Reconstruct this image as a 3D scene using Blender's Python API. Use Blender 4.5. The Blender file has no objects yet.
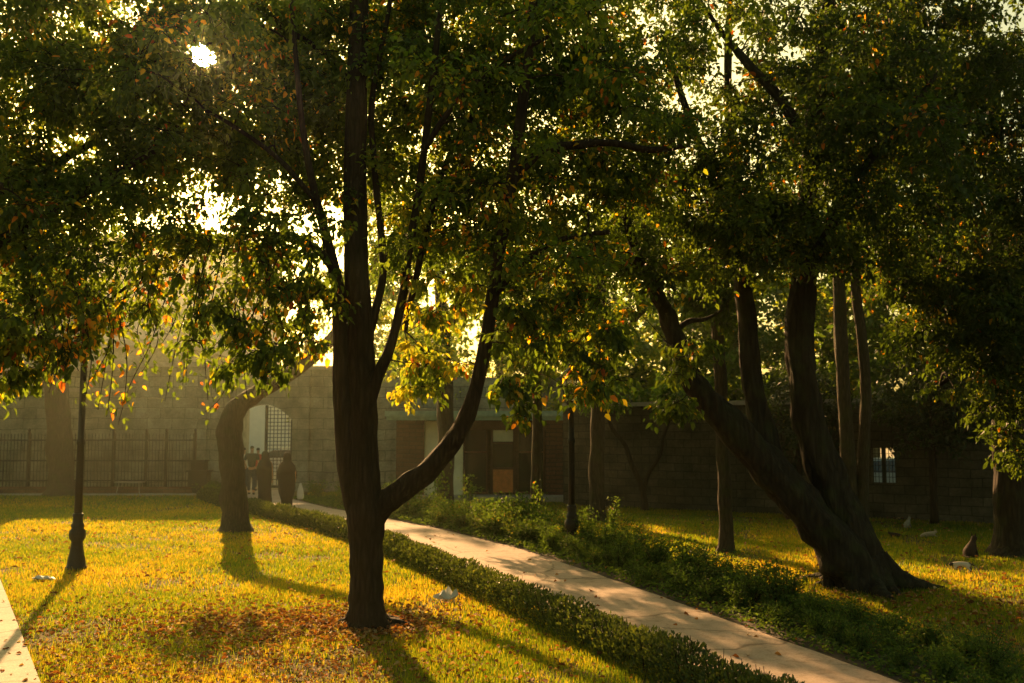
import bpy, math, random
import numpy as np
from mathutils import Vector, Matrix, noise

random.seed(7)
RNG = np.random.default_rng(11)
C = bpy.context.scene.collection
R = math.radians
PI = math.pi

# ------------------------------------------------------------------ camera geometry
FPX = 1024 * 35 / 36.0
CAM_H = 2.3
TH = math.atan(88.5 / FPX)


def P(px, py, d):
    """world point seen at pixel (px, py) at ground distance d"""
    v = (341.5 - py) / FPX
    dy = math.cos(TH) - v * math.sin(TH)
    dz = math.sin(TH) + v * math.cos(TH)
    k = d / dy
    return Vector(((px - 512) / FPX * k, d, CAM_H + dz * k))


def G(px, py, z=0.0):
    v = (341.5 - py) / FPX
    dy = math.cos(TH) - v * math.sin(TH)
    dz = math.sin(TH) + v * math.cos(TH)
    k = (z - CAM_H) / dz
    return Vector(((px - 512) / FPX * k, dy * k, z))


SUN_DIR = (P(203, 55, 100) - Vector((0, 0, CAM_H))).normalized()
SUN_EL = math.asin(SUN_DIR.z)
SUN_AZ = math.atan2(SUN_DIR.x, SUN_DIR.y)      # from +Y, clockwise positive


# ------------------------------------------------------------------ node helpers
def new_mat(name):
    m = bpy.data.materials.new(name)
    m.use_nodes = True
    nt = m.node_tree
    nt.nodes.clear()
    out = nt.nodes.new('ShaderNodeOutputMaterial')
    return m, nt, out


def N(nt, typ, **kw):
    n = nt.nodes.new(typ)
    for k, v in kw.items():
        if k in n.inputs:
            n.inputs[k].default_value = v
        else:
            setattr(n, k, v)
    return n


def ramp(nt, fac, stops, interp='LINEAR'):
    r = nt.nodes.new('ShaderNodeValToRGB')
    cr = r.color_ramp
    cr.interpolation = interp
    while len(cr.elements) < len(stops):
        cr.elements.new(0.5)
    for e, (p, c) in zip(cr.elements, stops):
        e.position = p
        e.color = (*c, 1)
    nt.links.new(fac, r.inputs[0])
    return r.outputs[0]


def noise_tex(nt, scale, detail=4, rough=.6, vec=None, dist=0.0):
    t = nt.nodes.new('ShaderNodeTexNoise')
    t.inputs['Scale'].default_value = scale
    t.inputs['Detail'].default_value = detail
    t.inputs['Roughness'].default_value = rough
    t.inputs['Distortion'].default_value = dist
    if vec is None:
        g = nt.nodes.new('ShaderNodeNewGeometry')
        vec = g.outputs['Position']
    nt.links.new(vec, t.inputs['Vector'])
    return t.outputs[0]


def objcoord(nt, scale=(1, 1, 1)):
    tc = nt.nodes.new('ShaderNodeTexCoord')
    mp = nt.nodes.new('ShaderNodeMapping')
    mp.inputs['Scale'].default_value = scale
    nt.links.new(tc.outputs['Object'], mp.inputs[0])
    return mp.outputs[0]


def mixc(nt, a, b, fac, mode='MIX'):
    m = nt.nodes.new('ShaderNodeMix')
    m.data_type = 'RGBA'
    m.blend_type = mode
    for sock, v in ((m.inputs[0], fac), (m.inputs[6], a), (m.inputs[7], b)):
        if hasattr(v, 'links') or isinstance(v, bpy.types.NodeSocket):
            nt.links.new(v, sock)
        elif isinstance(v, (int, float)):
            sock.default_value = v
        else:
            sock.default_value = (*v, 1)
    return m.outputs[2]


def bump(nt, h, strength=.5, dist=.02):
    b = nt.nodes.new('ShaderNodeBump')
    b.inputs['Strength'].default_value = strength
    b.inputs['Distance'].default_value = dist
    nt.links.new(h, b.inputs['Height'])
    return b.outputs[0]


def principled(nt, out, col, rough=.7, metal=0.0, normal=None, spec=.4):
    p = nt.nodes.new('ShaderNodeBsdfPrincipled')
    if isinstance(col, bpy.types.NodeSocket):
        nt.links.new(col, p.inputs['Base Color'])
    else:
        p.inputs['Base Color'].default_value = (*col, 1)
    if isinstance(rough, bpy.types.NodeSocket):
        nt.links.new(rough, p.inputs['Roughness'])
    else:
        p.inputs['Roughness'].default_value = rough
    p.inputs['Metallic'].default_value = metal
    p.inputs['Specular IOR Level'].default_value = spec
    if normal is not None:
        nt.links.new(normal, p.inputs['Normal'])
    nt.links.new(p.outputs[0], out.inputs[0])
    return p


def simple_mat(name, col, rough=.7, metal=0., nscale=8, namt=.25, bumpamt=.15):
    m, nt, out = new_mat(name)
    n = noise_tex(nt, nscale, vec=objcoord(nt))
    c = ramp(nt, n, [(.3, tuple(x * (1 - namt) for x in col)), (.7, tuple(min(1, x * (1 + namt)) for x in col))])
    principled(nt, out, c, rough, metal, bump(nt, n, bumpamt, .01))
    return m


def leaf_mat(name, stops, trans=.5, bright=1.5, rough=.5):
    m, nt, out = new_mat(name)
    at = nt.nodes.new('ShaderNodeAttribute')
    at.attribute_name = 'tone'
    c = ramp(nt, at.outputs['Fac'], stops)
    p = nt.nodes.new('ShaderNodeBsdfPrincipled')
    nt.links.new(c, p.inputs['Base Color'])
    p.inputs['Roughness'].default_value = rough
    p.inputs['Specular IOR Level'].default_value = .35
    t = nt.nodes.new('ShaderNodeBsdfTranslucent')
    cb = mixc(nt, c, (bright * 1.05, bright, bright * .35), 1.0, 'MULTIPLY')
    nt.links.new(cb, t.inputs[0])
    mx = nt.nodes.new('ShaderNodeMixShader')
    mx.inputs[0].default_value = trans
    nt.links.new(p.outputs[0], mx.inputs[1])
    nt.links.new(t.outputs[0], mx.inputs[2])
    nt.links.new(mx.outputs[0], out.inputs[0])
    return m


def bark_mat(name, dark, light, scale=1.0, moss=0.0):
    m, nt, out = new_mat(name)
    vec = objcoord(nt, (7 * scale, 7 * scale, 1.1 * scale))
    n1 = noise_tex(nt, 2.2, 6, .65, vec, .6)
    w = nt.nodes.new('ShaderNodeTexVoronoi')
    w.feature = 'DISTANCE_TO_EDGE'
    w.inputs['Scale'].default_value = 2.6
    nt.links.new(vec, w.inputs['Vector'])
    h = mixc(nt, n1, w.outputs['Distance'], .5)
    c = ramp(nt, h, [(.12, dark), (.36, tuple(.5 * (p + q) for p, q in zip(dark, light))), (.6, light)])
    if moss:
        n2 = noise_tex(nt, 3.0, 3, .5, objcoord(nt))
        c = mixc(nt, c, (.06, .075, .02), ramp(nt, n2, [(.5, (0, 0, 0)), (.65, (moss, moss, moss))]))
    principled(nt, out, c, .9, 0, bump(nt, h, 1.0, .07), .2)
    return m


def block_mat(name, c1, c2, mortar, bw, bh, ms=.012, stain=.4, uscale=1.0):
    m, nt, out = new_mat(name)
    tc = nt.nodes.new('ShaderNodeTexCoord')
    b = nt.nodes.new('ShaderNodeTexBrick')
    b.inputs['Scale'].default_value = 1.0
    b.inputs['Brick Width'].default_value = bw
    b.inputs['Row Height'].default_value = bh
    b.inputs['Mortar Size'].default_value = ms
    b.inputs['Mortar Smooth'].default_value = .3
    b.inputs['Color1'].default_value = (*c1, 1)
    b.inputs['Color2'].default_value = (*c2, 1)
    b.inputs['Mortar'].default_value = (*mortar, 1)
    wn = nt.nodes.new('ShaderNodeTexNoise')
    wn.inputs['Scale'].default_value = 1.6
    nt.links.new(tc.outputs['UV'], wn.inputs['Vector'])
    wv = nt.nodes.new('ShaderNodeVectorMath')
    wv.operation = 'MULTIPLY_ADD'
    nt.links.new(wn.outputs['Color'], wv.inputs[0])
    wv.inputs[1].default_value = (bh * .35,) * 3
    nt.links.new(tc.outputs['UV'], wv.inputs[2])
    nt.links.new(wv.outputs[0], b.inputs['Vector'])
    n = noise_tex(nt, 1.3, 5, .65)
    n3 = noise_tex(nt, 14, 4, .6)
    c = mixc(nt, b.outputs['Color'], ramp(nt, n, [(.3, (1 - stain,) * 3), (.7, (1.1, 1.1, 1.1))]), 1.0, 'MULTIPLY')
    c = mixc(nt, c, ramp(nt, n3, [(.3, (.75, .75, .75)), (.7, (1.15, 1.15, 1.15))]), 1.0, 'MULTIPLY')
    h = mixc(nt, b.outputs['Fac'], n3, .4)
    bm = bump(nt, h, .6, -.02)
    principled(nt, out, c, .9, 0, bm, .2)
    return m


# ------------------------------------------------------------------ object helpers
def setp(o, label=None, cat=None, group=None, kind=None):
    if label: o['label'] = label
    if cat: o['category'] = cat
    if group: o['group'] = group
    if kind: o['kind'] = kind
    return o


def empty(name, loc, label=None, cat=None, group=None, rz=0):
    o = bpy.data.objects.new(name, None)
    C.objects.link(o)
    o.location = loc
    o.rotation_euler.z = rz
    o.empty_display_size = .2
    return setp(o, label, cat, group)


def link_mesh(name, me, mat, parent=None, world=True):
    """verts given in world coordinates are moved to the parent's frame"""
    o = bpy.data.objects.new(name, me)
    C.objects.link(o)
    if mat is not None:
        me.materials.append(mat)
    if parent is not None:
        o.parent = parent
        if world:
            par = parent
            M = Matrix.Identity(4)
            chain = []
            while par is not None:
                chain.append(par)
                par = par.parent
            for q in reversed(chain):
                M = M @ (Matrix.Translation(q.location) @ q.rotation_euler.to_matrix().to_4x4())
            me.transform(M.inverted())
    return o


class MB:
    def __init__(s):
        s.v = []
        s.f = []

    def add(s, vs, fs):
        n = len(s.v)
        s.v.extend([tuple(v) for v in vs])
        s.f.extend([tuple(i + n for i in f) for f in fs])
        return s

    def box(s, a, b, M=None):
        x0, y0, z0 = a
        x1, y1, z1 = b
        vs = [Vector(q) for q in ((x0, y0, z0), (x1, y0, z0), (x1, y1, z0), (x0, y1, z0), (x0, y0, z1), (x1, y0, z1), (x1, y1, z1), (x0, y1, z1))]
        if M is not None:
            vs = [M @ v for v in vs]
        return s.add(vs, [(0, 3, 2, 1), (4, 5, 6, 7), (0, 1, 5, 4), (1, 2, 6, 5), (2, 3, 7, 6), (3, 0, 4, 7)])

    def tube(s, pts, radii, sides=8, cap=True, wob=0.0, seed=0, flare=0.0, flare_h=.4, lobes=5, squash=None):
        pts = [Vector(p) for p in pts]
        n = len(pts)
        rnd = random.Random(seed)
        ph = [rnd.uniform(0, 6.28) for _ in range(4)]
        t0 = (pts[1] - pts[0]).normalized()
        ref = Vector((1, 0, 0)) if abs(t0.x) < .8 else Vector((0, 1, 0))
        u = (ref - t0 * ref.dot(t0)).normalized()
        vs = []
        z0 = pts[0].z
        for i, p in enumerate(pts):
            if i == 0: t = t0
            elif i == n - 1: t = (pts[i] - pts[i - 1]).normalized()
            else: t = (pts[i + 1] - pts[i - 1]).normalized()
            u = (u - t * u.dot(t))
            if u.length < 1e-6: u = t.orthogonal()
            u.normalize()
            w = t.cross(u)
            for k in range(sides):
                a = 2 * PI * k / sides
                r = radii[i]
                if wob:
                    d = Vector((math.cos(a), math.sin(a), 0))
                    r *= 1 + wob * (noise.noise(Vector((d.x * 1.6 + ph[0], d.y * 1.6, i * .35 + ph[1]))) +
                                    .6 * noise.noise(Vector((d.x * 4 + ph[2], d.y * 4, i * .22))))
                if flare:
                    e = math.exp(-max(0, p.z - z0) / flare_h)
                    r *= 1 + flare * e * (1 + .55 * math.cos(lobes * a + ph[3]) + .3 * math.cos(2 * a + ph[2]))
                vs.append(p + u * (r * math.cos(a)) + w * (r * math.sin(a)))
        fs = []
        for i in range(n - 1):
            for k in range(sides):
                k2 = (k + 1) % sides
                fs.append((i * sides + k, i * sides + k2, (i + 1) * sides + k2, (i + 1) * sides + k))
        if cap:
            fs.append(tuple(reversed(range(sides))))
            fs.append(tuple((n - 1) * sides + k for k in range(sides)))
        return s.add(vs, fs)

    def lathe(s, prof, sides=16, c=(0, 0, 0), sx=1, sy=1):
        vs, fs = [], []
        for r, z in prof:
            for k in range(sides):
                a = 2 * PI * k / sides
                vs.append((c[0] + r * sx * math.cos(a), c[1] + r * sy * math.sin(a), c[2] + z))
        for i in range(len(prof) - 1):
            for k in range(sides):
                k2 = (k + 1) % sides
                fs.append((i * sides + k, i * sides + k2, (i + 1) * sides + k2, (i + 1) * sides + k))
        fs.append(tuple(reversed(range(sides))))
        fs.append(tuple((len(prof) - 1) * sides + k for k in range(sides)))
        return s.add(vs, fs)

    def build(s, name, mat, parent=None, world=True, smooth=False, uv=None):
        me = bpy.data.meshes.new(name)
        me.from_pydata(s.v, [], s.f)
        if smooth:
            me.polygons.foreach_set('use_smooth', [True] * len(me.polygons))
        if uv:
            # planar wall mapping: u along the wall, v = height
            ul = me.uv_layers.new(name='UVMap')
            for poly in me.polygons:
                nrm = poly.normal
                for li in poly.loop_indices:
                    co = me.vertices[me.loops[li].vertex_index].co
                    if abs(nrm.z) > .7:
                        ul.data[li].uv = (co.x, co.y)
                    else:
                        t = Vector((-nrm.y, nrm.x, 0))
                        ul.data[li].uv = (co.dot(t), co.z)
        me.update()
        return link_mesh(name, me, mat, parent, world)


def catmull(pts, sub=5):
    """pts: list of tuples (any length) interpolated"""
    pts = [np.array(p, float) for p in pts]
    out = []
    n = len(pts)
    for i in range(n - 1):
        p0, p1, p2, p3 = pts[max(i - 1, 0)], pts[i], pts[i + 1], pts[min(i + 2, n - 1)]
        for k in range(sub):
            t = k / sub
            out.append(.5 * ((2 * p1) + (-p0 + p2) * t + (2 * p0 - 5 * p1 + 4 * p2 - p3) * t * t + (-p0 + 3 * p1 - 3 * p2 + p3) * t ** 3))
    out.append(pts[-1])
    return out


# ------------------------------------------------------------------ leaves
def leaves_mesh(name, pos, dirs, nrm, size, tone, width=.6, simple=False, fold=.25):
    """pos (n,3) base; dirs (n,3) unit leaf axis; nrm (n,3) approx. normal"""
    n = len(pos)
    side = np.cross(dirs, nrm)
    side /= np.linalg.norm(side, axis=1, keepdims=True) + 1e-9
    nn = np.cross(side, dirs)
    L = size[:, None]
    W = L * width * .5
    if simple:
        v = np.stack([pos, pos + dirs * L * .45 + side * W + nn * L * fold * .3, pos + dirs * L, pos + dirs * L * .45 - side * W + nn * L * fold * .3], 1)
        nv, loops = 4, np.array([0, 1, 2, 3])
        sizes = [4]
    else:
        lift = nn * W * fold * 2
        v = np.stack([pos,
                      pos + dirs * L * .28 + side * W * .92 + lift,
                      pos + dirs * L * .66 + side * W * .72 + lift * .7 - nn * L * .04,
                      pos + dirs * L - nn * L * .12,
                      pos + dirs * L * .66 - side * W * .72 + lift * .7 - nn * L * .04,
                      pos + dirs * L * .28 - side * W * .92 + lift], 1)
        nv, loops = 6, np.array([0, 1, 2, 3, 0, 3, 4, 5])
        sizes = [4, 4]
    V = v.reshape(-1, 3)
    nl = len(loops)
    LI = (loops[None, :] + (np.arange(n) * nv)[:, None]).reshape(-1)
    nf = len(sizes) * n
    me = bpy.data.meshes.new(name)
    me.vertices.add(len(V))
    me.vertices.foreach_set('co', V.astype(np.float32).reshape(-1))
    me.loops.add(len(LI))
    me.loops.foreach_set('vertex_index', LI.astype(np.int32))
    me.polygons.add(nf)
    me.polygons.foreach_set('loop_start', (np.arange(nf) * 4).astype(np.int32))
    me.update(calc_edges=True)
    a = me.attributes.new('tone', 'FLOAT', 'POINT')
    a.data.foreach_set('value', np.repeat(tone, nv).astype(np.float32))
    return me


def roots(T, c, n, reach, r0, seed, a0=0.0, h0=.32):
    rnd = random.Random(seed)
    for i in range(n):
        a = a0 + 2 * PI * i / n + rnd.uniform(-.3, .3)
        k = reach * rnd.uniform(.7, 1.25)
        w = rnd.uniform(-.5, .5)
        pts = []
        for f_, z, rr in ((.12, h0, 1.0), (.35, h0 * .36, .85), (.62, .05, .55), (.85, .01, .32), (1.1, -.06, .14)):
            aa = a + w * f_
            pts.append((c.x + math.cos(aa) * k * f_, c.y + math.sin(aa) * k * f_, z, r0 * rr))
        T.wlimb(pts, 10, .25)


def rand_unit(n):
    v = RNG.normal(size=(n, 3))
    return v / np.linalg.norm(v, axis=1, keepdims=True)


CAMP = np.array([0, 0, CAM_H])
SUNV = np.array(SUN_DIR)


def sun_gap_mask(p, keep=.25, ang=.8):
    """a loose gap in the crowns on the line towards the low sun"""
    q = p - CAMP
    q = q / np.linalg.norm(q, axis=1, keepdims=True)
    c = np.degrees(np.arccos(np.clip(q @ SUNV, -1, 1)))
    prob = np.clip((c - ang * .55) / (ang * 1.2), 0, 1)
    return RNG.random(len(p)) < np.maximum(prob, 0)


class Tree:
    def __init__(s, name, base, label, cat='tree', group=None):
        s.root = empty(name, base, label, cat, group)
        s.limbs = MB()
        s.br = MB()
        s.skel = []          # (point, radius)
        s.lp, s.ld, s.ln, s.ls, s.lt = [], [], [], [], []

    def limb(s, pts, d, sides=14, wob=.22, flare=0., flare_h=.35, sub=6, seed=None, lobes=5, mb=None):
        """pts (px, py, r_px[, d]) ; d default distance"""
        w = []
        for p in pts:
            dd = p[3] if len(p) > 3 else d
            q = P(p[0], p[1], dd)
            w.append((q.x, q.y, q.z, p[2] * dd / FPX))
        w = catmull(w, sub)
        P3 = [Vector(a[:3]) for a in w]
        rr = [max(.004, a[3]) for a in w]
        (mb or s.limbs).tube(P3, rr, sides, True, wob, seed if seed is not None else len(s.skel), flare, flare_h, lobes)
        for p, r in zip(P3, rr):
            s.skel.append((np.array(p), r))
        return P3

    def wlimb(s, pts, sides=10, wob=.2, flare=0., flare_h=.35, sub=5, lobes=5):
        w = catmull(pts, sub)
        P3 = [Vector(a[:3]) for a in w]
        rr = [max(.004, a[3]) for a in w]
        s.limbs.tube(P3, rr, sides, True, wob, len(s.skel), flare, flare_h, lobes)
        for p, r in zip(P3, rr):
            s.skel.append((np.array(p), r))

    def clusters(s, cs, leaf=.1, nl=60, ntw=6, Rc=.45, tone=(.25, .16), warm=0.1, br=True, minz=1.6, droop=.35, gap=True, size_var=.5):
        """cs: array (n,3) of cluster centres. grow a branch to each, hang leaves."""
        cs = np.asarray(cs)
        if len(cs) == 0: return
        sk = np.array([p for p, r in s.skel if p[2] > minz])
        skr = np.array([r for p, r in s.skel if p[2] > minz])
        d0 = np.min(np.linalg.norm(cs[:, None, :] - sk[None, :, :], axis=2), axis=1)
        order = np.argsort(d0)
        for ci in order:
            c = cs[ci]
            dist = np.linalg.norm(sk - c, axis=1) + .35 * np.maximum(0, sk[:, 2] - c[2])
            j = int(np.argmin(dist))
            a, ra = sk[j], skr[j]
            if br:
                L = np.linalg.norm(c - a)
                mid = (a + c) / 2 + np.array([0, 0, .12 * L]) + RNG.normal(size=3) * .08 * L
                r0 = min(ra * .7, .008 + .014 * L)
                pts = catmull([(*a, r0), (*mid, r0 * .7), (*c, .005)], 4)
                s.br.tube([Vector(q[:3]) for q in pts], [max(.003, q[3]) for q in pts], 5, False)
                newp = np.array([q[:3] for q in pts[2:]])
                sk = np.vstack([sk, newp])
                skr = np.concatenate([skr, [max(.004, q[3]) for q in pts[2:]]])
            k = max(2, int(ntw * RNG.uniform(.7, 1.3)))
            td = rand_unit(k)
            td[:, 2] = td[:, 2] * .6 - .1
            ctone = np.clip(RNG.normal(tone[0], tone[1]), 0, 1)
            cwarm = RNG.random() < warm
            for q in range(k):
                e = c + td[q] * Rc * RNG.uniform(.6, 1.25)
                e[2] -= droop * Rc * .4
                if br:
                    m = (c + e) / 2 + np.array([0, 0, .05])
                    s.br.tube([Vector(c), Vector(m), Vector(e)], [.005, .004, .002], 4, False)
                n = max(3, int(nl / k))
                t = RNG.uniform(.1, 1.08, n)[:, None]
                p = c * (1 - t) + e * t + RNG.normal(size=(n, 3)) * .06 * (Rc / .45)
                dirs = (e - c)[None, :] / (np.linalg.norm(e - c) + 1e-6) * .6 + rand_unit(n) * .8 + np.array([0, 0, -droop])
                dirs /= np.linalg.norm(dirs, axis=1, keepdims=True)
                s.lp.append(p)
                s.ld.append(dirs)
                nv = rand_unit(n) * .7 + np.array([0, 0, 1.0])
                s.ln.append(nv)
                s.ls.append(leaf * RNG.uniform(1 - size_var, 1 + size_var, n))
                tt = np.clip(ctone + RNG.normal(0, .09, n), 0, .62)
                w = RNG.random(n) < (.22 if cwarm else .012)
                tt = np.where(w, .64 + .36 * RNG.random(n) ** 1.8, tt)
                s.lt.append(tt)

    def spray(s, pts, d, leaf=.09, step=.05, warm=.25, r=.0065, tone=.3):
        """a long thin twig drawn through pixel points with leaves along it"""
        w = []
        for i, p in enumerate(pts):
            q = P(p[0], p[1], p[2] if len(p) > 2 else d)
            w.append((q.x, q.y, q.z, r * (1 - .6 * i / len(pts))))
        w = catmull(w, 6)
        s.br.tube([Vector(a[:3]) for a in w], [max(.0018, a[3]) for a in w], 5, False)
        pp = np.array([a[:3] for a in w])
        seg = np.linalg.norm(np.diff(pp, axis=0), axis=1)
        tot = seg.sum()
        n = max(4, int(tot / step))
        cum = np.concatenate([[0], np.cumsum(seg)])
        ts = np.sort(RNG.uniform(.12 * tot, tot, n))
        p = np.stack([np.interp(ts, cum, pp[:, k]) for k in range(3)], 1)
        # short side shoots
        p = p + RNG.normal(size=p.shape) * np.array([.05, .07, .04])
        dirs = rand_unit(n) * .8 + np.array([0, 0, -.9])
        dirs /= np.linalg.norm(dirs, axis=1, keepdims=True)
        s.lp.append(p); s.ld.append(dirs); s.ln.append(rand_unit(n) + np.array([0, -.6, .4]))
        s.ls.append(leaf * RNG.uniform(.6, 1.25, n))
        tt = np.clip(RNG.normal(tone, .15, n), 0, .62)
        s.lt.append(np.where(RNG.random(n) < warm, RNG.uniform(.66, 1, n), tt))

    def finish(s, bark, leafm, simple=False, width=.6, trunk='trunk', crown='crown', gap=True, fold=.25):
        if s.limbs.v:
            s.limbs.build(trunk, bark, s.root, smooth=True)
        if s.br.v:
            s.br.build('branches', bark, s.root, smooth=True)
        if s.lp:
            p = np.vstack(s.lp); d = np.vstack(s.ld); n = np.vstack(s.ln)
            sz = np.concatenate(s.ls); t = np.concatenate(s.lt)
            k = p[:, 2] > .03
            if gap:
                k &= sun_gap_mask(p)
            me = leaves_mesh(crown, p[k], d[k], n[k], sz[k], t[k], width, simple, fold)
            link_mesh(crown, me, leafm, s.root)
        return s.root


def ell(px, py, d, rx, ry, rz, n, shell=0.0):
    """n points inside an ellipsoid centred at pixel/d with world radii"""
    c = np.array(P(px, py, d))
    u = rand_unit(n)
    r = RNG.random(n) ** (1 / 3)
    r = shell + (1 - shell) * r
    return c + u * r[:, None] * np.array([rx, ry, rz])


def pxbox(x0, x1, y0, y1, d0, d1, n):
    xs, ys, ds = RNG.uniform(x0, x1, n), RNG.uniform(y0, y1, n), RNG.uniform(d0, d1, n)
    return np.array([tuple(P(a, b, c)) for a, b, c in zip(xs, ys, ds)])


# ------------------------------------------------------------------ materials
LEAFSTOPS = [(0.0, (.030, .050, .010)), (.2, (.052, .085, .014)), (.42, (.088, .13, .018)), (.6, (.16, .18, .02)),
             (.68, (.42, .30, .02)), (.82, (.48, .20, .02)), (.93, (.30, .07, .02)), (1.0, (.14, .05, .02))]
M_leaf = leaf_mat('leaf', LEAFSTOPS, .55, 3.1)
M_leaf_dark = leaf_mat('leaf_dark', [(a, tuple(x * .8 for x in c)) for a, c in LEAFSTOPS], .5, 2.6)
M_needle = leaf_mat('needle', [(0, (.018, .032, .010)), (.5, (.045, .07, .015)), (.65, (.10, .11, .02)), (1, (.20, .15, .03))], .35, 1.8)
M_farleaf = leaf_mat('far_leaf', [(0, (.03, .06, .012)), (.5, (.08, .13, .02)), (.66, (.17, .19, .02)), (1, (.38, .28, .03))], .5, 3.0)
M_shrub = leaf_mat('shrub_leaf', [(0, (.03, .06, .014)), (.5, (.08, .13, .026)), (.66, (.12, .14, .03)), (.8, (.25, .16, .04)), (1, (.2, .07, .03))], .45, 2.2, .7)
M_hedge = leaf_mat('hedge_leaf', [(0, (.03, .05, .015)), (.5, (.085, .115, .03)), (.66, (.16, .17, .05)), (1, (.25, .15, .05))], .4, 1.5, .45)
M_grass = leaf_mat('grass_blade', [(0, (.046, .092, .008)), (.4, (.115, .146, .011)), (.7, (.28, .19, .022)), (1, (.38, .25, .06))], .55, 2.6, .5)
M_litter = leaf_mat('dry_leaf', [(0, (.10, .045, .02)), (.3, (.26, .09, .03)), (.55, (.38, .16, .05)), (.8, (.40, .25, .11)), (1, (.46, .34, .20))], .3, 1.2, .85)
M_bark = bark_mat('bark_dark', (.012, .008, .005), (.065, .042, .026))
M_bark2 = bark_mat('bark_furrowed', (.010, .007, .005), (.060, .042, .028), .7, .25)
M_bark_hazed = bark_mat('bark_hazed', (.06, .045, .028), (.17, .13, .08), 1.0, .3)  # bark with the haze over the bent tree put into its colour as paleness
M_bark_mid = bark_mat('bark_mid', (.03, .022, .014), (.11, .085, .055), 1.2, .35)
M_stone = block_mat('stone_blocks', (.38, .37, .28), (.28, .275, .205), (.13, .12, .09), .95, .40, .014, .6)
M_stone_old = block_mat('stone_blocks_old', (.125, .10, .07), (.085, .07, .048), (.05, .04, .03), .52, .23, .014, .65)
M_brick = block_mat('brown_brick', (.17, .08, .05), (.12, .06, .038), (.06, .045, .035), .42, .14, .012, .3)
M_render = simple_mat('cream_render', (.72, .70, .50), .85, nscale=3, namt=.12)
M_copper = simple_mat('copper_roof', (.26, .38, .30), .6, nscale=5, namt=.25)
M_white_wall = simple_mat('white_plaster', (.82, .78, .68), .85, nscale=2, namt=.06)
M_concrete = simple_mat('concrete', (.33, .30, .25), .9, nscale=6, namt=.2)
M_iron = simple_mat('black_iron', (.018, .018, .018), .45, .6, nscale=30, namt=.3)
M_iron_old = simple_mat('old_iron', (.03, .027, .022), .7, .3, nscale=20, namt=.3)
M_wood = simple_mat('orange_wood', (.55, .20, .06), .55, nscale=9, namt=.25)
M_wood_dark = simple_mat('dark_wood', (.10, .045, .022), .6, nscale=9, namt=.25)
M_black_cloth = simple_mat('black_cloth', (.012, .011, .012), .9, nscale=12, namt=.3)
M_skin = simple_mat('skin', (.42, .24, .15), .55, nscale=20, namt=.08)
M_hair = simple_mat('hair', (.05, .035, .025), .7, nscale=60, namt=.3)
M_shirt = simple_mat('dark_shirt', (.045, .055, .045), .9, nscale=15, namt=.2)
M_trouser = simple_mat('grey_trousers', (.06, .065, .075), .9, nscale=15, namt=.2)
M_white_cloth = simple_mat('white_cloth', (.65, .62, .55), .85, nscale=15, namt=.1)
M_red_cloth = simple_mat('red_cloth', (.45, .06, .04), .85, nscale=15, namt=.1)
M_bag = simple_mat('white_bag', (.7, .68, .62), .5, nscale=12, namt=.08)
M_shoe = simple_mat('shoe', (.03, .025, .02), .6)
M_car = simple_mat('pale_car_paint', (.55, .60, .62), .25, .0, nscale=3, namt=.03, bumpamt=0)
M_tyre = simple_mat('tyre', (.02, .02, .02), .8)


def glass_mat():
    m, nt, out = new_mat('dark_glass')
    p = principled(nt, out, (.02, .025, .022), .08, 0, None, .8)
    return m


M_glass = glass_mat()


def lamp_glass():
    m, nt, out = new_mat('lantern_glass')
    p = principled(nt, out, (.75, .72, .6), .3, 0, None, .5)
    p.inputs['Transmission Weight'].default_value = .7
    return m


M_lglass = lamp_glass()


def lawn_mat():
    m, nt, out = new_mat('lawn_soil')
    n1 = noise_tex(nt, .5, 4, .6)
    n2 = noise_tex(nt, 9, 6, .7)
    n3 = noise_tex(nt, 60, 3, .6)
    a = ramp(nt, n2, [(.3, (.05, .055, .012)), (.5, (.11, .09, .025)), (.72, (.24, .16, .08))])
    b = ramp(nt, n3, [(.3, (.07, .05, .025)), (.7, (.13, .09, .045))])
    c = mixc(nt, a, b, ramp(nt, n1, [(.5, (0, 0, 0)), (.66, (.7, .7, .7))]))
    principled(nt, out, c, .95, 0, bump(nt, n3, .6, .02), .1)
    return m


def path_mat(name='path_gravel', base=(.42, .32, .25)):
    m, nt, out = new_mat(name)
    n1 = noise_tex(nt, .9, 5, .65)
    n2 = noise_tex(nt, 45, 4, .7)
    n3 = noise_tex(nt, 6, 5, .7, dist=1.0)
    c = ramp(nt, n1, [(.3, tuple(x * .8 for x in base)), (.7, tuple(x * 1.12 for x in base))])
    c = mixc(nt, c, ramp(nt, n2, [(.3, (.75, .75, .75)), (.7, (1.15, 1.15, 1.15))]), 1., 'MULTIPLY')
    c = mixc(nt, c, ramp(nt, n3, [(.35, (.72, .70, .66)), (.5, (1, 1, 1))]), 1., 'MULTIPLY')
    vt = nt.nodes.new('ShaderNodeTexVoronoi')
    vt.feature = 'DISTANCE_TO_EDGE'
    vt.inputs['Scale'].default_value = .55
    gp = nt.nodes.new('ShaderNodeNewGeometry')
    dn = nt.nodes.new('ShaderNodeTexNoise')
    dn.inputs['Scale'].default_value = 2.5
    nt.links.new(gp.outputs['Position'], dn.inputs['Vector'])
    nt.links.new(mixc(nt, gp.outputs['Position'], dn.outputs['Color'], .25), vt.inputs['Vector'])
    c = mixc(nt, c, ramp(nt, vt.outputs['Distance'], [(0, (.45, .42, .38)), (.012, (1, 1, 1))]), 1., 'MULTIPLY')
    principled(nt, out, c, .85, 0, bump(nt, n2, .35, .01), .25)
    return m


M_lawn = lawn_mat()
M_path = path_mat()
M_pave = path_mat('sidewalk_concrete', (.42, .37, .29))
M_soil = simple_mat('bed_soil', (.055, .04, .026), .95, nscale=14, namt=.5, bumpamt=.8)


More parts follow.
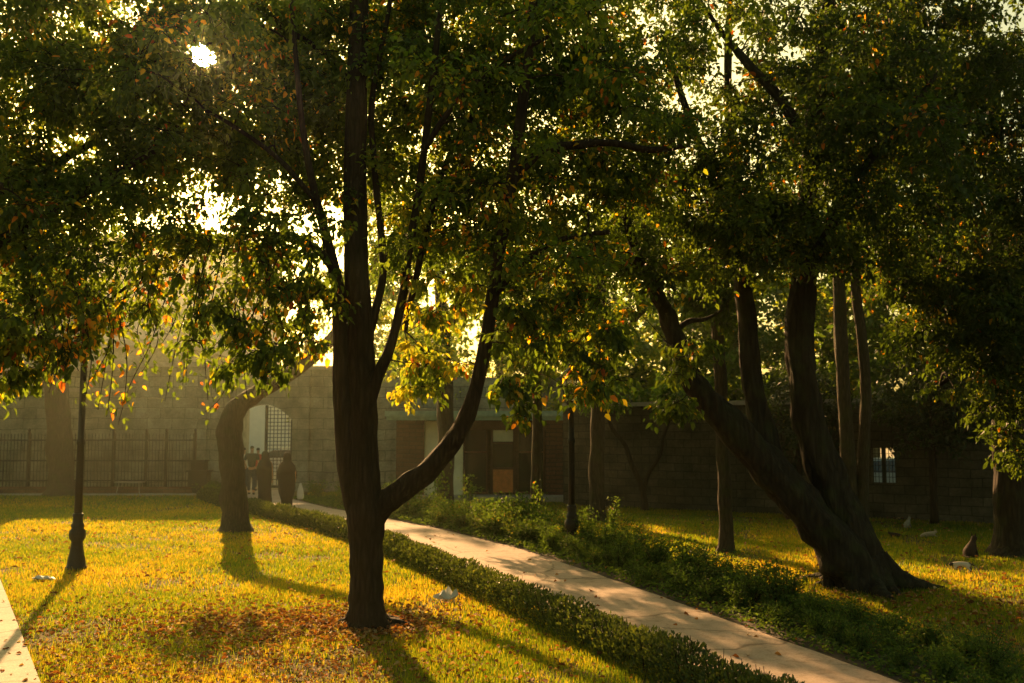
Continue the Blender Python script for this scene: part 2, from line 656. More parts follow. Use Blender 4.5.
def facade_mat():
    m, nt, out = new_mat('pale_plaster')
    n = noise_tex(nt, .5, 5, .6)
    c = ramp(nt, n, [(.3, (.54, .43, .40)), (.7, (.66, .53, .49))])
    principled(nt, out, c, .9, 0, None, .2)
    return m


M_facade = facade_mat()

# ------------------------------------------------------------------ world, sun, camera
sc = bpy.context.scene
W = bpy.data.worlds.new('World')
sc.world = W
W.use_nodes = True
nt = W.node_tree
nt.nodes.clear()
wo = nt.nodes.new('ShaderNodeOutputWorld')
bg = nt.nodes.new('ShaderNodeBackground')
sky = nt.nodes.new('ShaderNodeTexSky')
sky.sky_type = 'NISHITA'
sky.sun_disc = False
sky.sun_elevation = SUN_EL
sky.sun_rotation = SUN_AZ
sky.air_density = 1.3
sky.dust_density = 5.0
sky.ozone_density = .6
# warm autumn-afternoon sky
nt.links.new(mixc(nt, sky.outputs[0], (1.0, .95, .52), 1.0, 'MULTIPLY'), bg.inputs[0])
bg.inputs[1].default_value = SKY_STRENGTH = .062
# the sun's own disc with its aureole, part of the sky
tc = nt.nodes.new('ShaderNodeTexCoord')
dt = nt.nodes.new('ShaderNodeVectorMath')
dt.operation = 'DOT_PRODUCT'
nt.links.new(tc.outputs['Generated'], dt.inputs[0])
dt.inputs[1].default_value = SUN_DIR


def mth(op, a, b):
    q = nt.nodes.new('ShaderNodeMath')
    q.operation = op
    for i, v in enumerate((a, b)):
        if isinstance(v, (int, float)): q.inputs[i].default_value = v
        else: nt.links.new(v, q.inputs[i])
    return q.outputs[0]


disc = mth('MULTIPLY', mth('GREATER_THAN', dt.outputs['Value'], math.cos(R(.62))), 60.0)
aur = mth('MULTIPLY', mth('POWER', mth('MAXIMUM', dt.outputs['Value'], 0.0), 1500.0), 3.0)
bg2 = nt.nodes.new('ShaderNodeBackground')
bg2.inputs[0].default_value = (1, .78, .48, 1)
nt.links.new(mth('ADD', disc, aur), bg2.inputs[1])
ad = nt.nodes.new('ShaderNodeAddShader')
nt.links.new(bg.outputs[0], ad.inputs[0])
nt.links.new(bg2.outputs[0], ad.inputs[1])
nt.links.new(ad.outputs[0], wo.inputs[0])

sl = bpy.data.lights.new('sun', 'SUN')
sl.energy = 5.0
sl.angle = R(.5)
sl.color = (1.0, .545, .22)
so = bpy.data.objects.new('sun_lamp', sl)
C.objects.link(so)
so.rotation_euler = (-SUN_DIR).to_track_quat('-Z', 'Y').to_euler()

cam = bpy.data.cameras.new('camera')
cam.lens = 35
cam.sensor_width = 36
cam.clip_end = 5000
cam.dof.use_dof = True
cam.dof.focus_distance = 11.5
cam.dof.aperture_fstop = 2.2
co = bpy.data.objects.new('camera', cam)
C.objects.link(co)
co.location = (0, 0, CAM_H)
co.rotation_euler = (PI / 2 + TH, 0, 0)
sc.camera = co

# ------------------------------------------------------------------ ground
mb = MB()
xs = list(np.linspace(-60, 60, 61))
ys = list(np.linspace(-6, 75, 82))
xs = [-900, -300] + xs + [300, 900]
ys = [-60] + ys + [200, 900]


def gz(x, y):
    if -60 < x < 60 and 5 < y < 36:
        return .03 * noise.noise(Vector((x * .25, y * .25, 3.1)))
    return 0


PATH = [(5.0, 4.8), (7, 4.2), (9.05, 3.53), (12, 2.6), (15.8, 1.39), (19.4, .1), (23, -1.6), (26.5, -3.6), (29.4, -5.4), (33, -7.2), (36, -8.0), (38.5, -8.4)]


def xr(y):
    return float(np.interp(y, [p[0] for p in PATH], [p[1] for p in PATH]))


PW = [(5, 1.35), (9, 1.6), (16, 2.15), (26, 2.5), (33, 2.5), (38, 2.3)]


def xl(y):
    return xr(y) - float(np.interp(y, [p[0] for p in PW], [p[1] for p in PW]))


vs = [(x, y, gz(x, y)) for y in ys for x in xs]
fs = [(j * len(xs) + i, j * len(xs) + i + 1, (j + 1) * len(xs) + i + 1, (j + 1) * len(xs) + i) for j in range(len(ys) - 1) for i in range(len(xs) - 1)]
mb.add(vs, fs)
setp(mb.build('lawn_ground', M_lawn, smooth=True), kind='structure')


def strip(name, mat, edges, z, kind='structure', thick=.0):
    """edges: list of (y, xleft, xright)"""
    m_ = MB()
    vs, fs = [], []
    for y, a, b in edges:
        vs += [(a, y, z), (b, y, z), (a, y, z - .1), (b, y, z - .1)]
    for i in range(len(edges) - 1):
        k = i * 4
        fs += [(k, k + 1, k + 5, k + 4), (k + 1, k + 3, k + 7, k + 5), (k + 2, k, k + 4, k + 6)]
    fs.append((0, 2, 3, 1))
    m_.add(vs, fs)
    o = m_.build(name, mat)
    setp(o, kind=kind)
    return o


ed = []
for y in np.linspace(4, 38.4, 70):
    j = .05
    ed.append((y, xl(y) + j * noise.noise(Vector((y * 1.7, 0, 0))), xr(y) + j * noise.noise(Vector((y * 1.7, 9, 0)))))
strip('garden_path', M_path, ed, .045)
# soil bed on the far side of the path
BEDW = [(5, 1.5), (10, 1.45), (16, 1.6), (26, 1.6), (33, 1.2)]
ed = [(y, xr(y) + .02, xr(y) + float(np.interp(y, [p[0] for p in BEDW], [p[1] for p in BEDW]))) for y in np.linspace(5, 33, 40)]
strip('planting_bed', M_soil, ed, .040)
# yard beyond the gate: bright paving
mb = MB()
mb.box((-60, 39.3, -.05), (60, 120, .03))
setp(mb.build('street', M_pave), kind='structure')
# sidewalk at bottom left
a, b = G(0, 583), G(38, 683)
t = (b - a).normalized()
nrm = Vector((-t.y, t.x, 0))
if nrm.x > 0: nrm = -nrm
p0, p1 = a - t * 4, b + t * 5
mb = MB()
kz = .06
mb.add([(p0.x, p0.y, kz), (p1.x, p1.y, kz), (p1.x + nrm.x * 3, p1.y + nrm.y * 3, kz), (p0.x + nrm.x * 3, p0.y + nrm.y * 3, kz),
        (p0.x, p0.y, -.05), (p1.x, p1.y, -.05), (p1.x + nrm.x * 3, p1.y + nrm.y * 3, -.05), (p0.x + nrm.x * 3, p0.y + nrm.y * 3, -.05)],
       [(0, 1, 2, 3), (0, 4, 5, 1), (1, 5, 6, 2), (2, 6, 7, 3), (3, 7, 4, 0)])
SIDE_A, SIDE_N = a, nrm
setp(mb.build('sidewalk', M_pave), kind='structure')
# narrow pale path in front of the fence
mb = MB()
mb.box((-26, 35.2, -.05), (-11.2, 35.75, .05))
setp(mb.build('far_footpath', M_pave), kind='structure')


# ------------------------------------------------------------------ grass, litter
def on_lawn(x, y):
    X, Y = x, y
    xlv = np.interp(Y, [p[0] for p in PATH], [p[1] for p in PATH])
    pw = np.interp(Y, [p[0] for p in PW], [p[1] for p in PW])
    bw = np.interp(Y, [p[0] for p in BEDW], [p[1] for p in BEDW])
    ok = ~((X > xlv - pw - .05) & (X < xlv + bw * .55))
    sd = (X - SIDE_A.x) * SIDE_N.x + (Y - SIDE_A.y) * SIDE_N.y
    ok &= sd < -.02
    ok &= ~((Y > 35.1) & (X < -11))
    return ok


def fbm(x, y, s, o=0.0):
    r = np.zeros_like(x)
    k = 1.
    for i in range(3):
        r += (np.sin(x * s * k * 1.3 + y * s * k * .7 + o + i) * np.cos(y * s * k * 1.1 - x * s * k * .5 + o * 2 + i * 2)) / k
        k *= 2.1
    return r / 1.7


def in_view(x, y, m=1.5):
    return np.abs(x) < y * .53 + m


gx, gy, gh, gw = [], [], [], []
for (y0, y1, dens, h, w_) in ((7.5, 11, 2600, .055, .006), (11, 15, 1700, .052, .008), (15, 21, 1000, .05, .010), (21, 29, 520, .05, .014), (29, 37, 260, .055, .02)):
    area = (y1 * .53 + 1.5) * 2 * (y1 - y0)
    n = int(area * dens)
    x = RNG.uniform(-(y1 * .53 + 1.5), y1 * .53 + 1.5, n)
    y = RNG.uniform(y0, y1, n)
    bare = fbm(x, y, .9, 4.) + .5 * fbm(x, y, 3.1, 1.)
    keep = on_lawn(x, y) & in_view(x, y) & (RNG.random(n) > np.clip((bare - .1) * 1.2 + .25 * (y < 12.5), 0, .88))
    x, y = x[keep], y[keep]
    gx.append(x); gy.append(y)
    gh.append(h * RNG.uniform(.5, 1.5, len(x)) * (.72 + .3 * fbm(x, y, 1.7, 2)))
    gw.append(np.full(len(x), w_))
x, y, h, w_ = (np.concatenate(q) for q in (gx, gy, gh, gw))
n = len(x)
base = np.stack([x, y, np.full(n, -.005) + .0 * x], 1)
ga = RNG.uniform(0, 2 * PI, n)
lean = RNG.uniform(.1, .9, n)
tip = base + np.stack([np.cos(ga) * h * lean, np.sin(ga) * h * lean, h + .03], 1)
sa = RNG.uniform(0, PI, n)
sv = np.stack([np.cos(sa) * w_, np.sin(sa) * w_, np.zeros(n)], 1)
V = np.stack([base - sv, base + sv, tip], 1).reshape(-1, 3)
me = bpy.data.meshes.new('grass')
me.vertices.add(3 * n)
me.vertices.foreach_set('co', V.astype(np.float32).reshape(-1))
me.loops.add(3 * n)
me.loops.foreach_set('vertex_index', np.arange(3 * n, dtype=np.int32))
me.polygons.add(n)
me.polygons.foreach_set('loop_start', (np.arange(n) * 3).astype(np.int32))
me.update(calc_edges=True)
tone = np.clip(.42 + .22 * fbm(x, y, .6, 0) + .1 * fbm(x, y, 3.3, 1) + RNG.normal(0, .16, n), 0, 1)
at = me.attributes.new('tone', 'FLOAT', 'POINT')
at.data.foreach_set('value', np.repeat(tone, 3).astype(np.float32))
o = link_mesh('grass', me, M_grass)
setp(o, kind='stuff')
print('grass blades', n)

# fallen leaves lying in the grass and on the path
MAINB = G(368, 628)
BIGB = G(862, 590)
px_, py_, sc_ = [], [], []


def scatter(n, cx, cy, sx, sy, s=.055):
    px_.append(RNG.normal(cx, sx, n)); py_.append(RNG.normal(cy, sy, n)); sc_.append(np.full(n, s))


scatter(2200, MAINB.x - .9, MAINB.y + .1, 1.0, .6)
scatter(1100, MAINB.x, MAINB.y, .4, .35)
scatter(2600, -2.9, 9.6, 1.7, 1.0, .045)
scatter(1500, -4.6, 11.8, 2.0, 1.4, .045)
scatter(900, BIGB.x + .6, BIGB.y - 1.6, 1.6, 1.3)
scatter(500, 4.5, 13.5, 2.0, 2.0)
n = 3200
px_.append(RNG.uniform(-11, 12, n)); py_.append(RNG.uniform(8, 26, n)); sc_.append(np.full(n, .06))
x, y, s_ = (np.concatenate(q) for q in (px_, py_, sc_))
sd = (x - SIDE_A.x) * SIDE_N.x + (y - SIDE_A.y) * SIDE_N.y
xrr = np.interp(y, [p[0] for p in PATH], [p[1] for p in PATH])
inpath = (x < xrr + .05) & (x > xrr - 2.3)
keep = (y > 7.6) & (~inpath | (RNG.random(len(x)) < .12)) & ((sd < 0) | (RNG.random(len(x)) < .1))
x, y, s_ = x[keep], y[keep], s_[keep]
n = len(x)
sd = (x - SIDE_A.x) * SIDE_N.x + (y - SIDE_A.y) * SIDE_N.y
xrr = np.interp(y, [p[0] for p in PATH], [p[1] for p in PATH])
z = np.where(((x < xrr) & (x > xrr - 2.3)) | (sd > 0), .062, RNG.uniform(.03, .075, n))
a_ = RNG.uniform(0, 2 * PI, n)
dirs = np.stack([np.cos(a_), np.sin(a_), RNG.normal(0, .25, n)], 1)
dirs /= np.linalg.norm(dirs, axis=1, keepdims=True)
nr = rand_unit(n) * .45 + np.array([0, 0, 1.])
me = leaves_mesh('fallen_leaves', np.stack([x, y, z], 1), dirs, nr, s_ * RNG.uniform(.6, 1.5, n), RNG.random(n), .75, False, .4)
setp(link_mesh('fallen_leaves', me, M_litter), kind='stuff')


# ------------------------------------------------------------------ walls
def wall_seg(mb, a, b, z0, z1, th=.5):
    a, b = Vector((*a, 0)), Vector((*b, 0))
    t = (b - a)
    L = t.length
    ang = math.atan2(t.y, t.x)
    M_ = Matrix.Translation(a) @ Matrix.Rotation(ang, 4, 'Z')
    mb.box((0, 0, z0), (L, th, z1), M_)


# tall stone wall with the gate
GX0, GX1 = -10.75, -8.36
wt = empty('stone_wall', (-16, 38, 0), 'tall greenish stone block wall pierced by the arched gateway', 'wall')
mb = MB()
mb.box((-32, 38, -.1), (-14.5, 38.8, 4.55))
mb.box((-14.5, 37.9, -.1), (-11.6, 38.8, 4.7))
mb.box((-11.6, 38, -.1), (GX0, 38.8, 4.6))
# arch head made of a polygon strip
n = 10
zs, za = 2.68, 3.28
arch = []
for i in range(n + 1):
    t = i / n
    arch.append((GX0 + (GX1 - GX0) * t, zs + (za - zs) * (1 - abs(2 * t - 1) ** 2.2)))
vs, fs = [], []
for (x, z) in arch:
    vs += [(x, 38, z), (x, 38, 4.6), (x, 38.8, z), (x, 38.8, 4.6)]
for i in range(n):
    k = i * 4
    fs += [(k, k + 4, k + 5, k + 1), (k + 2, k + 3, k + 7, k + 6), (k, k + 2, k + 6, k + 4), (k + 1, k + 5, k + 7, k + 3)]
mb.add(vs, fs)
mb.box((GX1, 38, -.1), (-4.6, 38.8, 4.6))
mb.box((-4.6, 38.05, -.1), (14, 38.8, 4.3))
mb.build('wall_face', M_stone, wt, uv=True)
mb = MB()
mb.box((-32, 37.86, 4.55), (-14.6, 38.9, 4.72))
mb.box((-14.6, 37.8, 4.7), (-11.5, 38.9, 4.88))
mb.box((-11.5, 37.86, 4.6), (GX1 + .02, 38.9, 4.76))
mb.box((GX1 + .02, 37.88, 4.6), (-4.62, 38.9, 4.74))
mb.box((-32, 37.93, 3.75), (-14.6, 37.99, 3.88))
mb.build('coping', M_concrete, wt)
for xx in (-8.1, -7.0, -5.6):
    mb = MB()
    mb.box((xx, 37.78, -.1), (xx + .42, 38.01, 4.4))
    mb.box((xx - .05, 37.73, -.1), (xx + .47, 38.01, .35))
    mb.build('pilaster', M_stone, wt, uv=True)

# gate leaf
gt = empty('iron_gate', ((GX0 + GX1) / 2, 38.3, 0), 'dark iron lattice gate leaf standing in the stone archway', 'gate')
mb = MB()
gx0, gx1 = P(267, 400, 38.3).x, P(293, 400, 38.3).x
mb.box((gx0 - .05, 38.27, .02), (gx0 + .05, 38.37, 3.25))
mb.box((gx1 - .06, 38.27, .02), (gx1, 38.37, 2.7))
mb.box((gx0 + .05, 38.28, .1), (gx1 - .06, 38.36, .2))
mb.build('gate_frame', M_iron_old, gt)
mb = MB()
k = 7
for i in range(1, k):
    x = gx0 + (gx1 - gx0) * i / k
    mb.tube([(x, 38.32, .2), (x, 38.32, 3.2 - .5 * (i / k) ** 2)], [.016] * 2, 6)
for i in range(21):
    z = .42 + i * .145
    mb.tube([(gx0 + .05, 38.33, z), (gx1 - .06, 38.33, z)], [.014] * 2, 6)
mb.build('lattice', M_iron_old, gt)

# iron fence
ft = empty('iron_fence', (-15, 37, 0), 'dark iron railing on a low brown kerb before the stone wall', 'fence')
mb = MB()
x0, x1 = -21.5, -11.75
mb.box((x0, 36.9, -.1), (x1, 37.15, .22))
mb.build('plinth', M_brick, ft, uv=True)
mb = MB()
for z in (.42, 1.15, 1.9):
    mb.box((x0, 37.0, z), (x1, 37.05, z + .05))
mb.build('rail', M_iron_old, ft)
mb = MB()
x = x0 + .06
while x < x1:
    mb.box((x, 37.055, .22), (x + .022, 37.077, 2.1))
    mb.add([(x - .006, 37.05, 2.1), (x + .028, 37.05, 2.1), (x + .028, 37.083, 2.1), (x - .006, 37.083, 2.1), (x + .011, 37.066, 2.2)],
           [(0, 1, 4), (1, 2, 4), (2, 3, 4), (3, 0, 4)])
    x += .125
mb.build('bars', M_iron_old, ft)
for pxx in (-30, 27, 68, 112, 145, 165, 194):
    x = P(pxx, 480, 37).x
    mb = MB()
    mb.box((x - .045, 36.99, -.05), (x + .045, 37.08, 2.22))
    mb.lathe([(.03, 2.22), (.055, 2.27), (.05, 2.32), (.01, 2.37)], 10, (x, 37.035, 0))
    mb.build('post', M_iron_old, ft)

# boxes beside the fence end
b0 = P(200, 470, 37.2)
mb = MB()
mb.box((b0.x - .35, 36.9, 0), (b0.x + .35, 37.4, .75))
mb.box((b0.x - .42, 36.85, .75), (b0.x + .42, 37.45, .82))
mb.box((b0.x - .3, 37.0, .82), (b0.x + .25, 37.35, 1.15))
mb.box((b0.x - .34, 36.96, 1.15), (b0.x + .29, 37.39, 1.2))
setp(mb.build('utility_cabinet', M_iron_old), 'dark squat cabinet against the wall left of the gateway', 'cabinet')

# low white garden table in front of the fence
tb = G(130, 493)
tt = empty('garden_table', (tb.x, tb.y, 0), 'small pale low table on the grass before the fence', 'table')
mb = MB()
mb.box((tb.x - .5, tb.y - .25, .38), (tb.x + .5, tb.y + .25, .41))
mb.build('tabletop', M_concrete, tt)
for sx in (-1, 1):
    for sy in (-1, 1):
        mb = MB()
        mb.tube([(tb.x + sx * .42, tb.y + sy * .2, 0), (tb.x + sx * .36, tb.y + sy * .16, .38)], [.014, .014], 6)
        mb.build('leg', M_concrete, tt)

# pavilion
D = 33.0


def X(px, d=D): return P(px, 450, d).x


def Z(py, d=D): return P(300, py, d).z


pv = empty('garden_pavilion', (X(490), D + 2, 0), 'low brown brick pavilion with cream panel, glazing and green copper roof edge', 'building')
zt = 2.62
mb = MB()
mb.box((X(396), D, .18), (X(424), D + 4, zt))
mb.build('wall', M_brick, pv, uv=True)
mb = MB()
mb.box((X(546), D, .18), (X(590), D + 4, zt))
mb.build('wall', M_brick, pv, uv=True)
mb = MB()
mb.box((X(424), D + .12, .18), (X(463), D + 4, zt - .02))
mb.build('wall', M_render, pv)
mb = MB()
mb.box((X(463), D + 2.8, .18), (X(546), D + 4, zt - .01))
mb.build('back_wall', M_brick, pv, uv=True)
mb = MB()
mb.box((X(388), D - .55, zt), (X(660), D + 4.4, zt + .12))
mb.box((X(388) - .04, D - .62, zt + .12), (X(660) + .04, D + 4.45, zt + .30))
mb.build('roof', M_copper, pv)
mb = MB()
mb.box((X(463), D + .05, 2.3), (X(546), D + .2, zt - .003))
mb.build('lintel', M_wood_dark, pv)
for (a_, b_) in ((463, 488), (517, 545)):
    mb = MB()
    xa, xb = X(a_) + .03, X(b_) - .03
    mb.box((xa, D + .12, .2), (xb, D + .15, 2.3))
    w = mb.build('window', M_glass, pv)
    mb = MB()
    mb.box((xa - .03, D + .08, .2), (xa + .03, D + .17, 2.3))
    mb.box((xb - .03, D + .08, .2), (xb + .03, D + .17, 2.3))
    mb.box((xa + .03, D + .08, .2), (xb - .03, D + .17, .27))
    mb.box((xa + .03, D + .08, 1.55), (xb - .03, D + .17, 1.6))
    mb.build('frame', M_wood_dark, w)
mb = MB()
xa, xb = X(490), X(516)
mb.box((xa, D + .08, .2), (xa + .1, D + .18, 2.3))
mb.box((xb - .1, D + .08, .2), (xb, D + .18, 2.3))
mb.box((xa + .1, D + .08, 1.0), (xb - .1, D + .18, 1.08))
mb.box((xa + .1, D + .08, 1.85), (xb - .1, D + .18, 1.92))
dr = mb.build('door', M_wood_dark, pv)
mb = MB(); mb.box((xa + .1, D + .1, .25), (xb - .1, D + .15, 1.0)); mb.build('door_panel', M_wood, dr)
mb = MB(); mb.box((xa + .1, D + .12, 1.08), (xb - .1, D + .14, 1.85)); mb.build('pane', M_glass, dr)
mb = MB(); mb.box((xa + .1, D + .11, 1.92), (xb - .1, D + .15, 2.3)); mb.build('transom', M_render, dr)
mb = MB()
mb.box((X(378), D - 1.0, -.05), (X(640), D + .0, .16))
mb.box((X(378), D - .95, -.05), (X(640), D + 4, .175))
setp(mb.build('terrace', M_concrete), kind='structure')

# older stone wall on the right with barred window
wa = Vector((2.6, 30.2, 0)); wb = Vector((13.5, 23.6, 0))
wdir = (wb - wa).normalized()
wang = math.atan2(wdir.y, wdir.x)
MW = Matrix.Translation(wa) @ Matrix.Rotation(wang, 4, 'Z')
# where the window ray meets the wall
def wall_u(px):
    dx = (px - 512) / (FPX / 1.0)
    # ray (dx/cosT...) horizontal direction approx
    q = P(px, 465, 10)
    rx, ry = q.x, q.y
    det = rx * (-wdir.y) + ry * wdir.x
    # solve t*(rx,ry) = wa + u*wdir
    t_ = (wa.x * (-wdir.y) + wa.y * wdir.x) / det
    pt = Vector((rx * t_, ry * t_, 0))
    return (pt - wa).dot(wdir), t_ * 10


u0, dd0 = wall_u(871)
u1, dd1 = wall_u(895)
zb, ztp = P(883, 483, (dd0 + dd1) / 2).z, P(883, 448, (dd0 + dd1) / 2).z
HW = 3.0
rw = empty('old_garden_wall', wa, 'weathered brown stone wall behind the right hand lawn', 'wall')
mb = MB()
mb.box((-1.2, 0, -.2), (u0, .35, HW), MW)
mb.box((u1, 0, -.2), (24, .35, HW), MW)
mb.box((u0, 0, -.2), (u1, .35, zb), MW)
mb.box((u0, 0, ztp), (u1, .35, HW), MW)
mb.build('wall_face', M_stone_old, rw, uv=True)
mb = MB()
mb.box((-1.2, -.06, HW), (24, .41, HW + .12), MW)
mb.build('coping', M_concrete, rw)
mb = MB()
for i in range(1, 7):
    u = u0 + (u1 - u0) * i / 7
    mb.tube([MW @ Vector((u, .12, zb)), MW @ Vector((u, .12, ztp))], [.009] * 2, 6)
for i in range(1, 6):
    z = zb + (ztp - zb) * i / 6
    mb.tube([MW @ Vector((u0, .13, z)), MW @ Vector((u1, .13, z))], [.008] * 2, 6)
um = (u0 + u1) / 2
mb.box((um - .05, .1, zb), (um + .05, .18, ztp), MW)
mb.build('window_grille', M_iron_old, rw)


# street behind the right wall: a parked car seen through the barred opening
def car(loc, rz, label):
    r = empty('parked_car', loc, label, 'car', rz=rz)
    prof = [(-2.1, .35), (-2.15, .7), (-1.95, .9), (-1.35, .98), (-.7, 1.42), (.6, 1.45), (1.3, 1.02), (1.95, .9), (2.1, .62), (2.08, .35)]
    vs, fs = [], []
    for s_ in (-1, 1):
        for (x, z) in prof:
            w = .85 if z < 1.1 else .66
            vs.append((x, s_ * w, z))
    n = len(prof)
    for i in range(n):
        j = (i + 1) % n
        fs.append((i, j, n + j, n + i))
    fs.append(tuple(range(n)))
    fs.append(tuple(reversed(range(n, 2 * n))))
    b = MB().add(vs, fs).build('body', M_car, r, world=False)
    for s_ in (-1, 1):
        mb = MB()
        q = [(-1.2, 1.02), (-.66, 1.37), (.55, 1.39), (1.12, 1.04)]
        mb.add([(x, s_ * (.865 if z < 1.1 else .695), z) for x, z in q], [(0, 1, 2, 3)])
        mb.add([(x, s_ * (.80 if z < 1.1 else .63), z) for x, z in q], [(0, 1, 2, 3)])
        mb.build('window', M_glass, b, world=False)
    for sx in (-1.3, 1.3):
        for s_ in (-1, 1):
            mb = MB()
            mb.tube([(sx, s_ * .70, .32), (sx, s_ * .88, .32)], [.32, .32], 18)
            w = mb.build('wheel', M_tyre, r, world=False)
            mb = MB()
            mb.tube([(sx, s_ * .86, .32), (sx, s_ * .895, .32)], [.2, .19], 14)
            mb.build('rim', M_car, w, world=False)
    for s_ in (-.6, .6):
        mb = MB(); mb.box((2.06, s_ - .15, .66), (2.11, s_ + .15, .78)); mb.build('headlight', M_lglass, r, world=False)
    return r


cp = P(884, 470, 31)
car((cp.x, cp.y, 0), R(-12), 'pale car parked in the street behind the barred wall opening')
cp = P(300, 470, 47)
car((P(288, 470, 47).x, 47, 0), R(8), 'pale car parked on the paving beyond the arched gateway')


# far building
def facade(name, label, x0, x1, y, h, nfl, ncol, mat, dep=12, z0=0):
    r = empty(name, ((x0 + x1) / 2, y, 0), label, 'building')
    mb = MB(); mb.box((x0, y, 0), (x1, y + dep, h)); mb.build('wall', mat, r)
    mb = MB(); mb.box((x0 - .3, y - .35, h), (x1 + .3, y + dep + .3, h + .35)); mb.build('roof', M_concrete, r)
    cw = (x1 - x0) / ncol
    fh = h / nfl
    for i in range(ncol):
        for j in range(nfl):
            cx, cz = x0 + cw * (i + .5), fh * (j + .5)
            if j > 0:
                mb = MB(); mb.box((cx - .95, y - .07, cz - .9), (cx - .75, y - .003, cz + .95))
                mb.box((cx + .75, y - .07, cz - .9), (cx + .95, y - .003, cz + .95)); mb.box((cx - 1.05, y - .12, cz + .953), (cx + 1.05, y - .003, cz + 1.13))
                mb.box((cx - 1.05, y - .12, cz - 1.05), (cx + 1.05, y - .003, cz - .903))
                w = mb.build('window', M_concrete, r)
                mb = MB(); mb.box((cx - .75, y - .03, cz - .9), (cx + .75, y - .004, cz + .95)); mb.build('pane', M_glass, w)
    return r


facade('apartment_building', 'hazy pale pink building with tall windows rising behind the wall', -51, -20.5, 76, 17.0, 4, 8, M_facade)
facade('annex_building', 'low flat grey green building between the wall and the pink building', -36, -15.5, 47, 6.2, 1, 3, M_stone)
facade('street_house', 'pale low house facing the arched gateway from across the street', -24.0, 2, 74, 5.0, 1, 6, M_white_wall)


# ------------------------------------------------------------------ street lamps
def street_lamp(base, H, label, s=1.0):
    r = empty('street_lamp', base, label, 'street lamp', 'black cast iron park lamps')
    mb = MB()
    prof = [(.175, 0), (.175, .05), (.15, .07), (.14, .16), (.12, .24), (.10, .36), (.088, .46), (.10, .48), (.125, .52), (.135, .58), (.125, .64), (.095, .68), (.105, .71), (.105, .74), (.082, .77), (.078, .86), (.088, .88), (.088, .91), (.068, .93)]
    mb.lathe(prof, 20)
    mb.build('base', M_iron, r, world=False, smooth=True)
    mb = MB()
    prof = [(.065, .93), (.06, 1.5), (.058, 2.05), (.07, 2.07), (.07, 2.13), (.056, 2.15), (.05, H - .12), (.07, H - .10), (.07, H - .05), (.045, H)]
    mb.lathe(prof, 16)
    mb.build('pole', M_iron, r, world=False, smooth=True)
    mb = MB()
    mb.lathe([(.05, H), (.09, H + .04), (.12, H + .06), (.12, H + .09)], 12)
    for k in range(6):
        a = k * PI / 3
        mb.tube([(.11 * math.cos(a), .11 * math.sin(a), H + .08), (.19 * math.cos(a), .19 * math.sin(a), H + .50)], [.011, .011], 5)
    mb.lathe([(.20, H + .50), (.215, H + .52), (.215, H + .54), (.17, H + .60), (.09, H + .68), (.05, H + .71), (.035, H + .74), (.05, H + .77), (.03, H + .80), (.008, H + .88)], 12)
    ln = mb.build('lantern', M_iron, r, world=False)
    mb = MB()
    mb.lathe([(.095, H + .093), (.175, H + .495)], 6)
    mb.build('glass', M_lglass, ln, world=False)
    return r


street_lamp(G(76, 570), 3.75, 'black cast iron street lamp standing on the sunlit lawn at left')
street_lamp(G(572, 556), 2.75, 'black cast iron street lamp rising out of the shrub bed')

# ------------------------------------------------------------------ TREES
# main double-stemmed tree
b = G(368, 630)
T = Tree('leafy_tree', b, 'tall dark tree in front, forking low, with one long curved right limb')
d = b.y
T.limb([(367, 634, 19), (367, 622, 17.8), (366, 605, 17), (366, 580, 16.5), (366, 545, 16.5), (366, 515, 19), (364, 490, 17), (363, 450, 15), (362, 400, 14.5), (360, 340, 14), (357, 280, 12.5), (355, 200, 11.5), (356, 120, 11), (358, 40, 10, d + .1), (361, -60, 8.5, d + .2), (366, -160, 7, d + .3), (370, -260, 4, d + .3)], d, 28, .10, .75, .11, 7)
T.limb([(360, 525, 10), (353, 497, 11), (347, 460, 10.5), (343, 400, 10), (342, 340, 9), (338, 290, 7.5), (327, 240, 5.5, d - .1), (314, 190, 4.2, d - .2), (303, 130, 3.4, d - .4), (296, 60, 2.6, d - .5), (290, -20, 1.8, d - .5)], d - .03, 14, .16)
T.limb([(366, 405, 9), (377, 376, 6.5), (390, 347, 5.2), (402, 300, 4.6), (409, 250, 4.2), (419, 190, 4), (428, 120, 3.7, d - .3), (437, 40, 3.2, d - .5), (446, -60, 2.6, d - .6)], d - .05, 12, .16)
T.limb([(364, 345, 8), (374, 315, 5), (383, 275, 4), (380, 225, 3.7), (374, 165, 3.3), (372, 100, 3), (385, 30, 2.5), (400, -50, 2)], d + .1, 10, .16)
T.limb([(367, 533, 13), (378, 509, 13), (400, 492, 11.6), (430, 468, 10.6), (455, 438, 9.4), (471, 405, 8), (482, 362, 7), (490, 315, 6.6), (497, 265, 6.4, d - .1), (506, 215, 6.2, d - .2), (515, 160, 5.8, d - .3), (523, 100, 5.2, d - .4), (530, 40, 4.6, d - .5), (537, -40, 4, d - .6), (545, -140, 3, d - .6)], d - .02, 18, .2)
roots(T, G(366, 627), 7, .62, .10, 9, .5, .2)
T.limb([(508, 185, 5), (540, 152, 4.5), (575, 145, 4.5), (612, 143, 4), (650, 150, 3.5), (690, 145, 2.5)], d - .25, 8, .2)
T.limb([(498, 290, 4), (520, 265, 3.4), (560, 240, 3), (610, 232, 2.5)], d - .2, 8)
T.limb([(338, 275, 5), (320, 252, 4.2), (295, 238, 3.8), (262, 234, 3.2), (230, 240, 2.8), (200, 246, 2.4), (160, 264, 2.), (120, 292, 1.5), (85, 318, 1.)], d - .6, 8)
T.limb([(315, 200, 3), (280, 160, 2.6), (240, 130, 2.2), (205, 110, 1.8)], d - .4, 8)
T.limb([(424, 150, 3.5), (450, 110, 3), (490, 70, 2.6), (560, 30, 2)], d - .8, 8)
